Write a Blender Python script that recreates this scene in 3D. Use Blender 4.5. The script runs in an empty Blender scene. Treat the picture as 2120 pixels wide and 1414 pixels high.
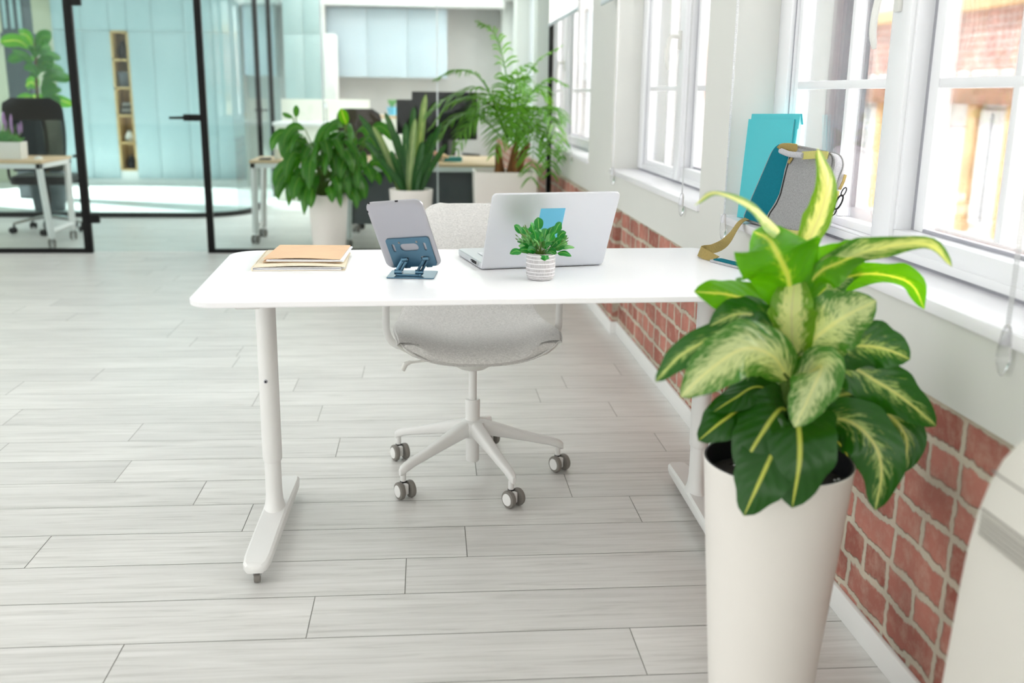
import bpy, bmesh, math, random
from mathutils import Vector, Matrix, noise
random.seed(7)
PI = math.pi
S = bpy.context.scene
COL = S.collection

# ------------------------------------------------------------------ mesh helpers
class MB:
    """collects shapes into one mesh with several material slots"""
    def __init__(self):
        self.bm = bmesh.new(); self.mats = []; self.uv = self.bm.loops.layers.uv.new('UVMap')
    def mi(self, m):
        if m not in self.mats: self.mats.append(m)
        return self.mats.index(m)
    def _mark(self, faces, m, smooth):
        i = self.mi(m) if m else 0
        for f in faces:
            f.material_index = i; f.smooth = smooth
    def box(self, c, s, m=None, bev=0.0, seg=2, rot=None, smooth=False):
        r = bmesh.ops.create_cube(self.bm, size=1.0)
        vs = r['verts']
        for v in vs: v.co = Vector((v.co.x*s[0], v.co.y*s[1], v.co.z*s[2]))
        fs = set(f for v in vs for f in v.link_faces)
        if bev > 0:
            es = list(set(e for v in vs for e in v.link_edges))
            b = bmesh.ops.bevel(self.bm, geom=es, offset=bev, segments=seg, affect='EDGES', profile=0.5)
            fs = set(b['faces']) | set(f for v in b['verts'] for f in v.link_faces)
            vs = list(set(v for f in fs for v in f.verts))
        M = Matrix.Translation(Vector(c))
        if rot is not None: M = M @ (rot if isinstance(rot, Matrix) else Matrix.Rotation(rot, 4, 'Z'))
        for v in vs: v.co = M @ v.co
        self._mark(fs, m, smooth or bev > 0)
        return self
    def lohi(self, a, b, m=None, bev=0.0, seg=2):
        c = [(a[i]+b[i])/2 for i in range(3)]; s = [abs(b[i]-a[i]) for i in range(3)]
        return self.box(c, s, m, bev, seg)
    def grid(self, rows, m=None, closed_u=False, closed_v=False, smooth=True, cap=False):
        """rows: list of equally long point lists"""
        V = [[self.bm.verts.new(Vector(p)) for p in r] for r in rows]
        n = len(rows); k = len(rows[0]); fs = []
        for i in range(n if closed_v else n-1):
            for j in range(k if closed_u else k-1):
                q = [V[i][j], V[i][(j+1) % k], V[(i+1) % n][(j+1) % k], V[(i+1) % n][j]]
                uvs = [(j/(k if closed_u else k-1), i/max(1, n-1)), ((j+1)/(k if closed_u else k-1), i/max(1, n-1)),
                       ((j+1)/(k if closed_u else k-1), (i+1)/max(1, n-1)), (j/(k if closed_u else k-1), (i+1)/max(1, n-1))]
                try:
                    f = self.bm.faces.new(q)
                except ValueError:
                    continue
                for l, u in zip(f.loops, uvs): l[self.uv].uv = u
                fs.append(f)
        self._mark(fs, m, smooth)
        if cap:
            cf = []
            for r in (list(reversed(V[0])), V[-1]):
                try: cf.append(self.bm.faces.new(r))
                except ValueError: pass
            self._mark(cf, m, False)
        return self
    def lathe(self, prof, m=None, c=(0, 0, 0), n=32, smooth=True, cap=True, axis='Z'):
        rows = []
        for r, z in prof:
            row = []
            for j in range(n):
                a = 2*PI*j/n
                p = (r*math.cos(a), r*math.sin(a), z)
                if axis == 'X': p = (z, r*math.cos(a), r*math.sin(a))
                if axis == 'Y': p = (r*math.sin(a), z, r*math.cos(a))
                row.append((p[0]+c[0], p[1]+c[1], p[2]+c[2]))
            rows.append(row)
        return self.grid(rows, m, closed_u=True, smooth=smooth, cap=cap)
    def cyl(self, a, b, r, m=None, n=16, r2=None, smooth=True):
        return self.tube([a, b], [r, r if r2 is None else r2], m, n, smooth)
    def tube(self, pts, rad, m=None, n=10, smooth=True, closed=False, flat=None):
        """round sweep; rad number or list; flat=(kx,ky) squashes the section"""
        pts = [Vector(p) for p in pts]
        if not isinstance(rad, (list, tuple)): rad = [rad]*len(pts)
        N = len(pts); rows = []
        up = None
        for i, p in enumerate(pts):
            if closed: t = pts[(i+1) % N]-pts[i-1]
            else: t = pts[min(i+1, N-1)]-pts[max(i-1, 0)]
            t.normalize()
            if up is None:
                up = Vector((0, 0, 1)) if abs(t.z) < 0.9 else Vector((0, 1, 0))
            s = t.cross(up)
            if s.length < 1e-6: s = t.cross(Vector((1, 0, 0)))
            s.normalize(); u = s.cross(t).normalized(); up = u
            kx, ky = flat or (1, 1)
            rows.append([p + s*(math.cos(2*PI*j/n)*rad[i]*kx) + u*(math.sin(2*PI*j/n)*rad[i]*ky) for j in range(n)])
        return self.grid(rows, m, closed_u=True, closed_v=closed, smooth=smooth, cap=not closed)
    def ribbon(self, pts, sides, w, th, m=None):
        """flat band along pts, sides = list of width directions"""
        rows = []
        P = [Vector(p) for p in pts]
        for i, p in enumerate(P):
            t = (P[min(i+1, len(P)-1)]-P[max(i-1, 0)]).normalized()
            s = Vector(sides[i]) if isinstance(sides, list) else Vector(sides)
            s = (s - t*s.dot(t)).normalized(); nn = t.cross(s)
            rows.append([p+s*w/2+nn*th/2, p-s*w/2+nn*th/2, p-s*w/2-nn*th/2, p+s*w/2-nn*th/2])
        return self.grid(rows, m, closed_u=True, cap=True, smooth=False)
    def prism(self, outline, h, m=None, M=None, holes=(), bev=0.0, smooth=False):
        """extrude 2D outline (with holes) by h along +z, then transform by M"""
        tmp = bmesh.new(); edges = []
        for lp in [outline]+list(holes):
            vs = [tmp.verts.new((x, y, 0)) for x, y in lp]
            for i in range(len(vs)): edges.append(tmp.edges.new((vs[i], vs[(i+1) % len(vs)])))
        if holes: bmesh.ops.triangle_fill(tmp, edges=edges, use_beauty=True, use_dissolve=False)
        else: tmp.faces.new(tmp.verts[:])
        bmesh.ops.recalc_face_normals(tmp, faces=tmp.faces[:])
        r = bmesh.ops.extrude_face_region(tmp, geom=tmp.faces[:])
        for g in r['geom']:
            if isinstance(g, bmesh.types.BMVert): g.co.z += h
        bmesh.ops.recalc_face_normals(tmp, faces=tmp.faces[:])
        if bev > 0:
            es = [e for e in tmp.edges if len(e.link_faces) == 2 and e.calc_face_angle(0) > 1.2 and abs(e.verts[0].co.z-e.verts[1].co.z) < 1e-6]
            bmesh.ops.bevel(tmp, geom=es, offset=bev, segments=2, affect='EDGES', profile=0.5)
        mp = {}
        fs = []
        for v in tmp.verts: mp[v] = self.bm.verts.new(M @ v.co if M else v.co.copy())
        for f in tmp.faces:
            try: fs.append(self.bm.faces.new([mp[v] for v in f.verts]))
            except ValueError: pass
        tmp.free()
        self._mark(fs, m, smooth)
        return self
    def xform(self, M):
        for v in self.bm.verts: v.co = M @ v.co
        return self
    def build(self, name, parent=None, loc=(0, 0, 0), rot=0.0, fix=True, autosmooth=True):
        if fix: bmesh.ops.recalc_face_normals(self.bm, faces=self.bm.faces[:])
        me = bpy.data.meshes.new(name); self.bm.to_mesh(me); self.bm.free()
        for m in self.mats: me.materials.append(m)
        if autosmooth and any(p.use_smooth for p in me.polygons):
            try: me.set_sharp_from_angle(angle=math.radians(40))
            except Exception: pass
        o = bpy.data.objects.new(name, me); COL.objects.link(o)
        o.location = loc; o.rotation_euler = (0, 0, rot)
        if parent: o.parent = parent
        return o

def rrect(w, d, r, n=6, cx=0, cy=0):
    """rounded rectangle outline; r number or 4 radii (bl, br, tr, tl)"""
    if not isinstance(r, (list, tuple)): r = [r]*4
    o = []
    for (sx, sy, a0, rr) in ((-1, -1, PI, r[0]), (1, -1, 1.5*PI, r[1]), (1, 1, 0, r[2]), (-1, 1, .5*PI, r[3])):
        x = cx+sx*(w/2-rr); y = cy+sy*(d/2-rr)
        for i in range(n+1):
            a = a0+i*PI/2/n; o.append((x+rr*math.cos(a), y+rr*math.sin(a)))
    return o

def ell(rx, ry, cx=0, cy=0, n=20):
    return [(cx+rx*math.cos(2*PI*i/n), cy+ry*math.sin(2*PI*i/n)) for i in range(n)]

def cr(pts, n):
    """Catmull-Rom resample to n+1 points"""
    P = [Vector(p) for p in pts]
    P = [2*P[0]-P[1]]+P+[2*P[-1]-P[-2]]
    k = len(P)-3; out = []
    for i in range(n+1):
        t = i/n*k; j = min(int(t), k-1); u = t-j
        a, b, c, d = P[j:j+4]
        out.append(0.5*((2*b)+(c-a)*u+(2*a-5*b+4*c-d)*u*u+(3*b-a-3*c+d)*u**3))
    return out

def thing(name, label, cat, loc=(0, 0, 0), rz=0.0, group=None):
    o = bpy.data.objects.new(name, None); COL.objects.link(o)
    o.empty_display_size = .05
    o.location = loc; o.rotation_euler = (0, 0, rz)
    return tag(o, label, cat, group)

def tag(o, label, cat, group=None):
    o['label'] = label; o['category'] = cat
    if group: o['group'] = group
    return o

def struct(o):
    o['kind'] = 'structure'; return o

def sempty(name, loc=(0, 0, 0)):
    o = bpy.data.objects.new(name, None); COL.objects.link(o); o.location = loc; o.empty_display_size = .05
    return struct(o)

def copy_tree(o, parent=None):
    c = o.copy(); COL.objects.link(c); c.parent = parent
    for ch in list(o.children): copy_tree(ch, c)
    return c

# ------------------------------------------------------------------ materials
def newmat(name):
    m = bpy.data.materials.new(name); m.use_nodes = True
    return m, m.node_tree.nodes, m.node_tree.links

def srgb(r, g, b):
    f = lambda c: c/12.92 if c <= .04045 else ((c+.055)/1.055)**2.4
    return (f(r/255), f(g/255), f(b/255), 1)

def mat(name, col, rough=.5, metal=0.0, nscale=0, namp=.08, bump=0, bscale=200, spec=.5, coat=0, stretch=(1, 1, 1), sub=0):
    m, N, Lk = newmat(name); b = N['Principled BSDF']
    b.inputs['Roughness'].default_value = rough; b.inputs['Metallic'].default_value = metal
    b.inputs['Specular IOR Level'].default_value = spec
    b.inputs['Coat Weight'].default_value = coat
    b.inputs['Base Color'].default_value = col
    tc = N.new('ShaderNodeTexCoord'); mp = N.new('ShaderNodeMapping')
    mp.inputs['Scale'].default_value = stretch
    Lk.new(tc.outputs['Object'], mp.inputs['Vector'])
    nz = N.new('ShaderNodeTexNoise'); nz.inputs['Scale'].default_value = nscale or 6; nz.inputs['Detail'].default_value = 4
    Lk.new(mp.outputs['Vector'], nz.inputs['Vector'])
    rp = N.new('ShaderNodeMapRange'); rp.inputs['To Min'].default_value = 1-namp; rp.inputs['To Max'].default_value = 1+namp
    rp.inputs['From Min'].default_value = .3; rp.inputs['From Max'].default_value = .7
    Lk.new(nz.outputs['Fac'], rp.inputs['Value'])
    mx = N.new('ShaderNodeVectorMath'); mx.operation = 'SCALE'; mx.inputs[0].default_value = col[:3]
    Lk.new(rp.outputs['Result'], mx.inputs['Scale']); Lk.new(mx.outputs[0], b.inputs['Base Color'])
    if bump:
        n2 = N.new('ShaderNodeTexNoise'); n2.inputs['Scale'].default_value = bscale; n2.inputs['Detail'].default_value = 3
        Lk.new(mp.outputs['Vector'], n2.inputs['Vector'])
        bp = N.new('ShaderNodeBump'); bp.inputs['Strength'].default_value = bump; bp.inputs['Distance'].default_value = .002
        Lk.new(n2.outputs['Fac'], bp.inputs['Height']); Lk.new(bp.outputs['Normal'], b.inputs['Normal'])
    return m

def glass(name, tint, refl=1.0, ior=1.45):
    m, N, Lk = newmat(name); N.remove(N['Principled BSDF']); out = N['Material Output']
    t = N.new('ShaderNodeBsdfTransparent'); t.inputs['Color'].default_value = tint
    g = N.new('ShaderNodeBsdfGlossy'); g.inputs['Roughness'].default_value = 0.0
    f = N.new('ShaderNodeFresnel'); f.inputs['IOR'].default_value = ior
    ml = N.new('ShaderNodeMath'); ml.operation = 'MULTIPLY'; ml.inputs[1].default_value = refl
    mx = N.new('ShaderNodeMixShader')
    Lk.new(f.outputs[0], ml.inputs[0]); Lk.new(ml.outputs[0], mx.inputs[0]); Lk.new(t.outputs[0], mx.inputs[1]); Lk.new(g.outputs[0], mx.inputs[2])
    Lk.new(mx.outputs[0], out.inputs['Surface'])
    return m

def sheer(name, col, alpha):
    """thin mesh / translucent cloth"""
    m, N, Lk = newmat(name); N.remove(N['Principled BSDF']); out = N['Material Output']
    d = N.new('ShaderNodeBsdfDiffuse'); d.inputs['Color'].default_value = col
    tl = N.new('ShaderNodeBsdfTranslucent'); tl.inputs['Color'].default_value = col
    t = N.new('ShaderNodeBsdfTransparent')
    a = N.new('ShaderNodeMixShader'); a.inputs[0].default_value = .5
    Lk.new(d.outputs[0], a.inputs[1]); Lk.new(tl.outputs[0], a.inputs[2])
    mx = N.new('ShaderNodeMixShader')
    tc = N.new('ShaderNodeTexCoord'); nz = N.new('ShaderNodeTexNoise'); nz.inputs['Scale'].default_value = 7
    Lk.new(tc.outputs['Object'], nz.inputs['Vector'])
    rp = N.new('ShaderNodeMapRange'); rp.inputs['To Min'].default_value = alpha-.12; rp.inputs['To Max'].default_value = min(1, alpha+.12)
    Lk.new(nz.outputs['Fac'], rp.inputs['Value']); Lk.new(rp.outputs[0], mx.inputs[0])
    Lk.new(t.outputs[0], mx.inputs[1]); Lk.new(a.outputs[0], mx.inputs[2])
    Lk.new(mx.outputs[0], out.inputs['Surface'])
    return m

def fabric(name, c1, c2, scale=900, bump=.4):
    m, N, Lk = newmat(name); b = N['Principled BSDF']; b.inputs['Roughness'].default_value = .9
    b.inputs['Specular IOR Level'].default_value = .15
    tc = N.new('ShaderNodeTexCoord')
    fac = None
    for st in ((1, .12, .12), (.12, 1, .12), (.12, .12, 1)):
        mp = N.new('ShaderNodeMapping'); mp.inputs['Scale'].default_value = st
        nz = N.new('ShaderNodeTexNoise'); nz.inputs['Scale'].default_value = scale; nz.inputs['Detail'].default_value = 1
        Lk.new(tc.outputs['Object'], mp.inputs['Vector']); Lk.new(mp.outputs[0], nz.inputs['Vector'])
        if fac is None: fac = nz.outputs['Fac']
        else:
            ad = N.new('ShaderNodeMath'); ad.operation = 'ADD'; Lk.new(fac, ad.inputs[0]); Lk.new(nz.outputs['Fac'], ad.inputs[1]); fac = ad.outputs[0]
    rp = N.new('ShaderNodeMapRange'); rp.inputs['From Min'].default_value = 1.2; rp.inputs['From Max'].default_value = 1.8
    Lk.new(fac, rp.inputs['Value'])
    mx = N.new('ShaderNodeMix'); mx.data_type = 'RGBA'; mx.inputs['A'].default_value = c1; mx.inputs['B'].default_value = c2
    Lk.new(rp.outputs[0], mx.inputs['Factor']); Lk.new(mx.outputs['Result'], b.inputs['Base Color'])
    bp = N.new('ShaderNodeBump'); bp.inputs['Strength'].default_value = bump; bp.inputs['Distance'].default_value = .001
    Lk.new(rp.outputs[0], bp.inputs['Height']); Lk.new(bp.outputs[0], b.inputs['Normal'])
    return m

def plank_mat():
    m, N, Lk = newmat('floor_planks'); b = N['Principled BSDF']
    at = N.new('ShaderNodeAttribute'); at.attribute_name = 'pcol'
    tc = N.new('ShaderNodeTexCoord')
    off = N.new('ShaderNodeVectorMath'); off.operation = 'SCALE'; off.inputs[0].default_value = (37, 91, 53); Lk.new(at.outputs['Fac'], off.inputs['Scale'])
    ad = N.new('ShaderNodeVectorMath'); ad.operation = 'ADD'; Lk.new(tc.outputs['Object'], ad.inputs[0]); Lk.new(off.outputs[0], ad.inputs[1])
    mp = N.new('ShaderNodeMapping'); mp.inputs['Scale'].default_value = (1.3, 26, 1); Lk.new(ad.outputs[0], mp.inputs['Vector'])
    nz = N.new('ShaderNodeTexNoise'); nz.inputs['Scale'].default_value = 2.2; nz.inputs['Detail'].default_value = 7; nz.inputs['Roughness'].default_value = .62; nz.inputs['Distortion'].default_value = .9
    Lk.new(mp.outputs[0], nz.inputs['Vector'])
    mp2 = N.new('ShaderNodeMapping'); mp2.inputs['Scale'].default_value = (1.2, 3.5, 1); Lk.new(ad.outputs[0], mp2.inputs['Vector'])
    n2 = N.new('ShaderNodeTexNoise'); n2.inputs['Scale'].default_value = 1.6; n2.inputs['Detail'].default_value = 3; Lk.new(mp2.outputs[0], n2.inputs['Vector'])
    rp = N.new('ShaderNodeValToRGB'); e = rp.color_ramp.elements
    e[0].position = .26; e[0].color = srgb(196, 195, 190); e[1].position = .66; e[1].color = srgb(230, 229, 226)
    q = e.new(.46); q.color = srgb(220, 219, 215)
    Lk.new(nz.outputs['Fac'], rp.inputs[0])
    r2 = N.new('ShaderNodeMapRange'); r2.inputs['From Min'].default_value = .3; r2.inputs['From Max'].default_value = .7; r2.inputs['To Min'].default_value = .93; r2.inputs['To Max'].default_value = 1.05
    Lk.new(n2.outputs['Fac'], r2.inputs['Value'])
    r3 = N.new('ShaderNodeMapRange'); r3.inputs['To Min'].default_value = .95; r3.inputs['To Max'].default_value = 1.04; Lk.new(at.outputs['Fac'], r3.inputs['Value'])
    ml = N.new('ShaderNodeMath'); ml.operation = 'MULTIPLY'; Lk.new(r2.outputs[0], ml.inputs[0]); Lk.new(r3.outputs[0], ml.inputs[1])
    sc = N.new('ShaderNodeVectorMath'); sc.operation = 'SCALE'; Lk.new(rp.outputs['Color'], sc.inputs[0]); Lk.new(ml.outputs[0], sc.inputs['Scale'])
    Lk.new(sc.outputs[0], b.inputs['Base Color'])
    b.inputs['Roughness'].default_value = .36; b.inputs['Specular IOR Level'].default_value = .5
    bp = N.new('ShaderNodeBump'); bp.inputs['Strength'].default_value = .15; bp.inputs['Distance'].default_value = .002
    Lk.new(nz.outputs['Fac'], bp.inputs['Height']); Lk.new(bp.outputs[0], b.inputs['Normal'])
    return m

def brick_mat(name, axis='YZ', scale=1.0, cols=None, mortar=None):
    m, N, Lk = newmat(name); b = N['Principled BSDF']; b.inputs['Roughness'].default_value = .85; b.inputs['Specular IOR Level'].default_value = .2
    tc = N.new('ShaderNodeTexCoord'); sp = N.new('ShaderNodeSeparateXYZ'); cb = N.new('ShaderNodeCombineXYZ')
    Lk.new(tc.outputs['Object'], sp.inputs[0])
    Lk.new(sp.outputs['Y' if axis == 'YZ' else 'X'], cb.inputs[0]); Lk.new(sp.outputs['Z'], cb.inputs[1])
    n1 = N.new('ShaderNodeTexNoise'); n1.inputs['Scale'].default_value = 9; n1.inputs['Detail'].default_value = 4; Lk.new(tc.outputs['Object'], n1.inputs['Vector'])
    sb = N.new('ShaderNodeVectorMath'); sb.operation = 'SUBTRACT'; sb.inputs[1].default_value = (.5, .5, .5); Lk.new(n1.outputs['Color'], sb.inputs[0])
    s1 = N.new('ShaderNodeVectorMath'); s1.operation = 'SCALE'; s1.inputs['Scale'].default_value = .042; Lk.new(sb.outputs[0], s1.inputs[0])
    n3 = N.new('ShaderNodeTexNoise'); n3.inputs['Scale'].default_value = 60; n3.inputs['Detail'].default_value = 2; Lk.new(tc.outputs['Object'], n3.inputs['Vector'])
    sb3 = N.new('ShaderNodeVectorMath'); sb3.operation = 'SUBTRACT'; sb3.inputs[1].default_value = (.5, .5, .5); Lk.new(n3.outputs['Color'], sb3.inputs[0])
    s3 = N.new('ShaderNodeVectorMath'); s3.operation = 'SCALE'; s3.inputs['Scale'].default_value = .013; Lk.new(sb3.outputs[0], s3.inputs[0])
    ad = N.new('ShaderNodeVectorMath'); ad.operation = 'ADD'; Lk.new(cb.outputs[0], ad.inputs[0]); Lk.new(s1.outputs[0], ad.inputs[1])
    ad3 = N.new('ShaderNodeVectorMath'); ad3.operation = 'ADD'; Lk.new(ad.outputs[0], ad3.inputs[0]); Lk.new(s3.outputs[0], ad3.inputs[1])
    br = N.new('ShaderNodeTexBrick'); br.offset = .5; br.squash = .55; br.squash_frequency = 2; br.offset_frequency = 2
    br.inputs['Scale'].default_value = 1.0; br.inputs['Brick Width'].default_value = .215*scale; br.inputs['Row Height'].default_value = .083*scale
    br.inputs['Mortar Size'].default_value = .0115*scale; br.inputs['Mortar Smooth'].default_value = .5; br.inputs['Bias'].default_value = -.1
    cols = cols or (srgb(190, 128, 114), srgb(150, 88, 76)); mortar = mortar or srgb(196, 188, 170)
    br.inputs['Color1'].default_value = cols[0]; br.inputs['Color2'].default_value = cols[1]; br.inputs['Mortar'].default_value = mortar
    Lk.new(ad3.outputs[0], br.inputs['Vector'])
    # whitish lime smears and dark pits
    n2 = N.new('ShaderNodeTexNoise'); n2.inputs['Scale'].default_value = 22; n2.inputs['Detail'].default_value = 6; n2.inputs['Roughness'].default_value = .7; Lk.new(tc.outputs['Object'], n2.inputs['Vector'])
    r2 = N.new('ShaderNodeMapRange'); r2.inputs['From Min'].default_value = .46; r2.inputs['From Max'].default_value = .76; r2.inputs['To Max'].default_value = .6; Lk.new(n2.outputs['Fac'], r2.inputs['Value'])
    mx = N.new('ShaderNodeMix'); mx.data_type = 'RGBA'; Lk.new(r2.outputs[0], mx.inputs['Factor']); Lk.new(br.outputs['Color'], mx.inputs['A']); mx.inputs['B'].default_value = srgb(205, 178, 160)
    n4 = N.new('ShaderNodeTexNoise'); n4.inputs['Scale'].default_value = 5; n4.inputs['Detail'].default_value = 5; Lk.new(tc.outputs['Object'], n4.inputs['Vector'])
    r4 = N.new('ShaderNodeMapRange'); r4.inputs['From Min'].default_value = .3; r4.inputs['From Max'].default_value = .7; r4.inputs['To Min'].default_value = .78; r4.inputs['To Max'].default_value = 1.2; Lk.new(n4.outputs['Fac'], r4.inputs['Value'])
    sc = N.new('ShaderNodeVectorMath'); sc.operation = 'SCALE'; Lk.new(mx.outputs['Result'], sc.inputs[0]); Lk.new(r4.outputs[0], sc.inputs['Scale'])
    Lk.new(sc.outputs[0], b.inputs['Base Color'])
    iv = N.new('ShaderNodeMath'); iv.operation = 'SUBTRACT'; iv.inputs[0].default_value = 1; Lk.new(br.outputs['Fac'], iv.inputs[1])
    a2 = N.new('ShaderNodeMath'); a2.operation = 'MULTIPLY_ADD'; a2.inputs[1].default_value = .5; Lk.new(n2.outputs['Fac'], a2.inputs[0]); Lk.new(iv.outputs[0], a2.inputs[2])
    bp = N.new('ShaderNodeBump'); bp.inputs['Strength'].default_value = .7; bp.inputs['Distance'].default_value = .008
    Lk.new(a2.outputs[0], bp.inputs['Height']); Lk.new(bp.outputs[0], b.inputs['Normal'])
    return m

def leaf_mat(name, edge, centre, rib, amount, transl=.35, rough=.32, vein=26, ribw=.045, blotch=5.0, fall=.62):
    """leaf colours across the blade (u) and along it (v)"""
    m, N, Lk = newmat(name); b = N['Principled BSDF']; out = N['Material Output']
    b.inputs['Roughness'].default_value = rough; b.inputs['Specular IOR Level'].default_value = .45
    uv = N.new('ShaderNodeUVMap'); uv.uv_map = 'UVMap'; sp = N.new('ShaderNodeSeparateXYZ'); Lk.new(uv.outputs[0], sp.inputs[0])
    a = N.new('ShaderNodeMath'); a.operation = 'SUBTRACT'; a.inputs[1].default_value = .5; Lk.new(sp.outputs['X'], a.inputs[0])
    ab = N.new('ShaderNodeMath'); ab.operation = 'ABSOLUTE'; Lk.new(a.outputs[0], ab.inputs[0])          # 0 rib .. .5 edge
    # slanted coordinate following the side veins
    sl = N.new('ShaderNodeMath'); sl.operation = 'MULTIPLY_ADD'; sl.inputs[1].default_value = -.55; Lk.new(ab.outputs[0], sl.inputs[0]); Lk.new(sp.outputs['Y'], sl.inputs[2])
    cb = N.new('ShaderNodeCombineXYZ')
    m1 = N.new('ShaderNodeMath'); m1.operation = 'MULTIPLY'; m1.inputs[1].default_value = vein; Lk.new(sl.outputs[0], m1.inputs[0])
    m2 = N.new('ShaderNodeMath'); m2.operation = 'MULTIPLY'; m2.inputs[1].default_value = blotch; Lk.new(a.outputs[0], m2.inputs[0])
    Lk.new(m1.outputs[0], cb.inputs[0]); Lk.new(m2.outputs[0], cb.inputs[1])
    oi = N.new('ShaderNodeObjectInfo'); ml = N.new('ShaderNodeMath'); ml.operation = 'MULTIPLY'; ml.inputs[1].default_value = 40; Lk.new(oi.outputs['Random'], ml.inputs[0]); Lk.new(ml.outputs[0], cb.inputs[2])
    nz = N.new('ShaderNodeTexNoise'); nz.inputs['Scale'].default_value = 1.0; nz.inputs['Detail'].default_value = 4; nz.inputs['Roughness'].default_value = .72; Lk.new(cb.outputs[0], nz.inputs['Vector'])
    # amount of pale colour: strong near the rib, fading to the edge
    fo = N.new('ShaderNodeMapRange'); fo.inputs['From Min'].default_value = .02; fo.inputs['From Max'].default_value = .44; fo.inputs['To Min'].default_value = amount; fo.inputs['To Max'].default_value = amount-fall; fo.clamp = True
    Lk.new(ab.outputs[0], fo.inputs['Value'])
    ad = N.new('ShaderNodeMath'); ad.operation = 'ADD'; Lk.new(nz.outputs['Fac'], ad.inputs[0]); Lk.new(fo.outputs[0], ad.inputs[1])
    st = N.new('ShaderNodeMapRange'); st.inputs['From Min'].default_value = .70; st.inputs['From Max'].default_value = .93; Lk.new(ad.outputs[0], st.inputs['Value'])
    mx = N.new('ShaderNodeMix'); mx.data_type = 'RGBA'; mx.inputs['A'].default_value = edge; mx.inputs['B'].default_value = centre; Lk.new(st.outputs[0], mx.inputs['Factor'])
    rw = N.new('ShaderNodeMapRange'); rw.inputs['From Min'].default_value = ribw; rw.inputs['From Max'].default_value = ribw*.4; Lk.new(ab.outputs[0], rw.inputs['Value'])
    m3 = N.new('ShaderNodeMix'); m3.data_type = 'RGBA'; Lk.new(rw.outputs[0], m3.inputs['Factor']); Lk.new(mx.outputs['Result'], m3.inputs['A']); m3.inputs['B'].default_value = rib
    Lk.new(m3.outputs['Result'], b.inputs['Base Color'])
    wv = N.new('ShaderNodeMath'); wv.operation = 'SINE'; mm = N.new('ShaderNodeMath'); mm.operation = 'MULTIPLY'; mm.inputs[1].default_value = 52; Lk.new(sl.outputs[0], mm.inputs[0]); Lk.new(mm.outputs[0], wv.inputs[0])
    bp = N.new('ShaderNodeBump'); bp.inputs['Strength'].default_value = .16; bp.inputs['Distance'].default_value = .003; Lk.new(wv.outputs[0], bp.inputs['Height']); Lk.new(bp.outputs[0], b.inputs['Normal'])
    tl = N.new('ShaderNodeBsdfTranslucent')
    sc = N.new('ShaderNodeVectorMath'); sc.operation = 'MULTIPLY'; sc.inputs[1].default_value = (1.6, 1.5, .45); Lk.new(m3.outputs['Result'], sc.inputs[0]); Lk.new(sc.outputs[0], tl.inputs['Color'])
    ms = N.new('ShaderNodeMixShader'); ms.inputs[0].default_value = transl
    Lk.new(b.outputs[0], ms.inputs[1]); Lk.new(tl.outputs[0], ms.inputs[2]); Lk.new(ms.outputs[0], out.inputs['Surface'])
    return m

W = mat('white_paint', srgb(240, 240, 238), .55, nscale=2, namp=.01)
WALLW = mat('wall_paint', srgb(223, 224, 219), .7, nscale=1.5, namp=.015, bump=.08, bscale=90)
FRAME = mat('window_pvc', srgb(244, 245, 248), .3, namp=.005)
GASK = mat('window_gasket', srgb(168, 168, 176), .6)
SILLM = mat('sill_white', srgb(246, 246, 250), .25, namp=.005)
LAM = mat('desk_laminate', srgb(248, 248, 250), .28, nscale=3, namp=.008)
POWDER = mat('powder_coat', srgb(238, 238, 236), .42, namp=.01, bump=.05, bscale=600)
PLAS = mat('white_plastic', srgb(235, 235, 230), .4, namp=.01)
ACM = mat('appliance_plastic', srgb(220, 217, 209), .38, namp=.01)
GREYP = mat('grey_plastic', srgb(132, 128, 122), .5)
DARKP = mat('dark_plastic', srgb(17, 17, 18), .45, spec=.3)
BLACKM = mat('black_metal', srgb(9, 10, 10), .55, spec=.25)
CHROME = mat('chrome', srgb(190, 192, 195), .18, 1.0)
ALU = mat('silver_aluminium', srgb(205, 207, 212), .34, 1.0, namp=.02, nscale=2)
TABM = mat('tablet_grey', srgb(172, 172, 178), .34, .85, namp=.01)
ALUL = mat('laptop_silver', srgb(222, 224, 229), .4, .55, namp=.01)
BLUEM = mat('blue_grey_metal', srgb(88, 122, 142), .3, .85, namp=.03)
FLOORM = plank_mat()
GROUT = mat('floor_grout', srgb(150, 149, 143), .9)
BRICK = brick_mat('red_brick')
CEIL = mat('ceiling_white', srgb(240, 240, 240), .9)
SEAT = fabric('light_grey_weave', srgb(206, 205, 202), srgb(236, 235, 232), 1100, .25)
TEALF = fabric('teal_felt', srgb(0, 100, 118), srgb(20, 130, 146), 3200)
BAGG = fabric('grey_canvas', srgb(140, 140, 140), srgb(166, 166, 166), 1500, .2)
BAGL = fabric('light_grey_canvas', srgb(176, 176, 180), srgb(200, 200, 204), 1500, .2)
STRAP = fabric('olive_webbing', srgb(158, 138, 84), srgb(182, 162, 104), 2500, .3)
STRAPG = fabric('lime_webbing', srgb(186, 182, 104), srgb(206, 200, 128), 2500, .3)
FOLD = mat('turquoise_card', srgb(60, 186, 196), .42, namp=.015)
FOLDL = mat('turquoise_card_inner', srgb(140, 224, 230), .5, namp=.01)
KRAFT = mat('tan_card', srgb(232, 194, 154), .6, namp=.03, nscale=20)
MANILA = mat('cream_card', srgb(236, 224, 198), .6, namp=.03, nscale=20)
PAPER = mat('white_paper', srgb(250, 250, 252), .7, namp=.01)
OAK = mat('oak_top', srgb(220, 190, 150), .5, nscale=8, namp=.1, stretch=(1, 12, 12))
OAKD = mat('oak_shelf', srgb(206, 172, 118), .5, nscale=8, namp=.1, stretch=(12, 12, 1))
CABB = mat('pale_blue_lacquer', srgb(172, 192, 195), .25, namp=.01)
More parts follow.
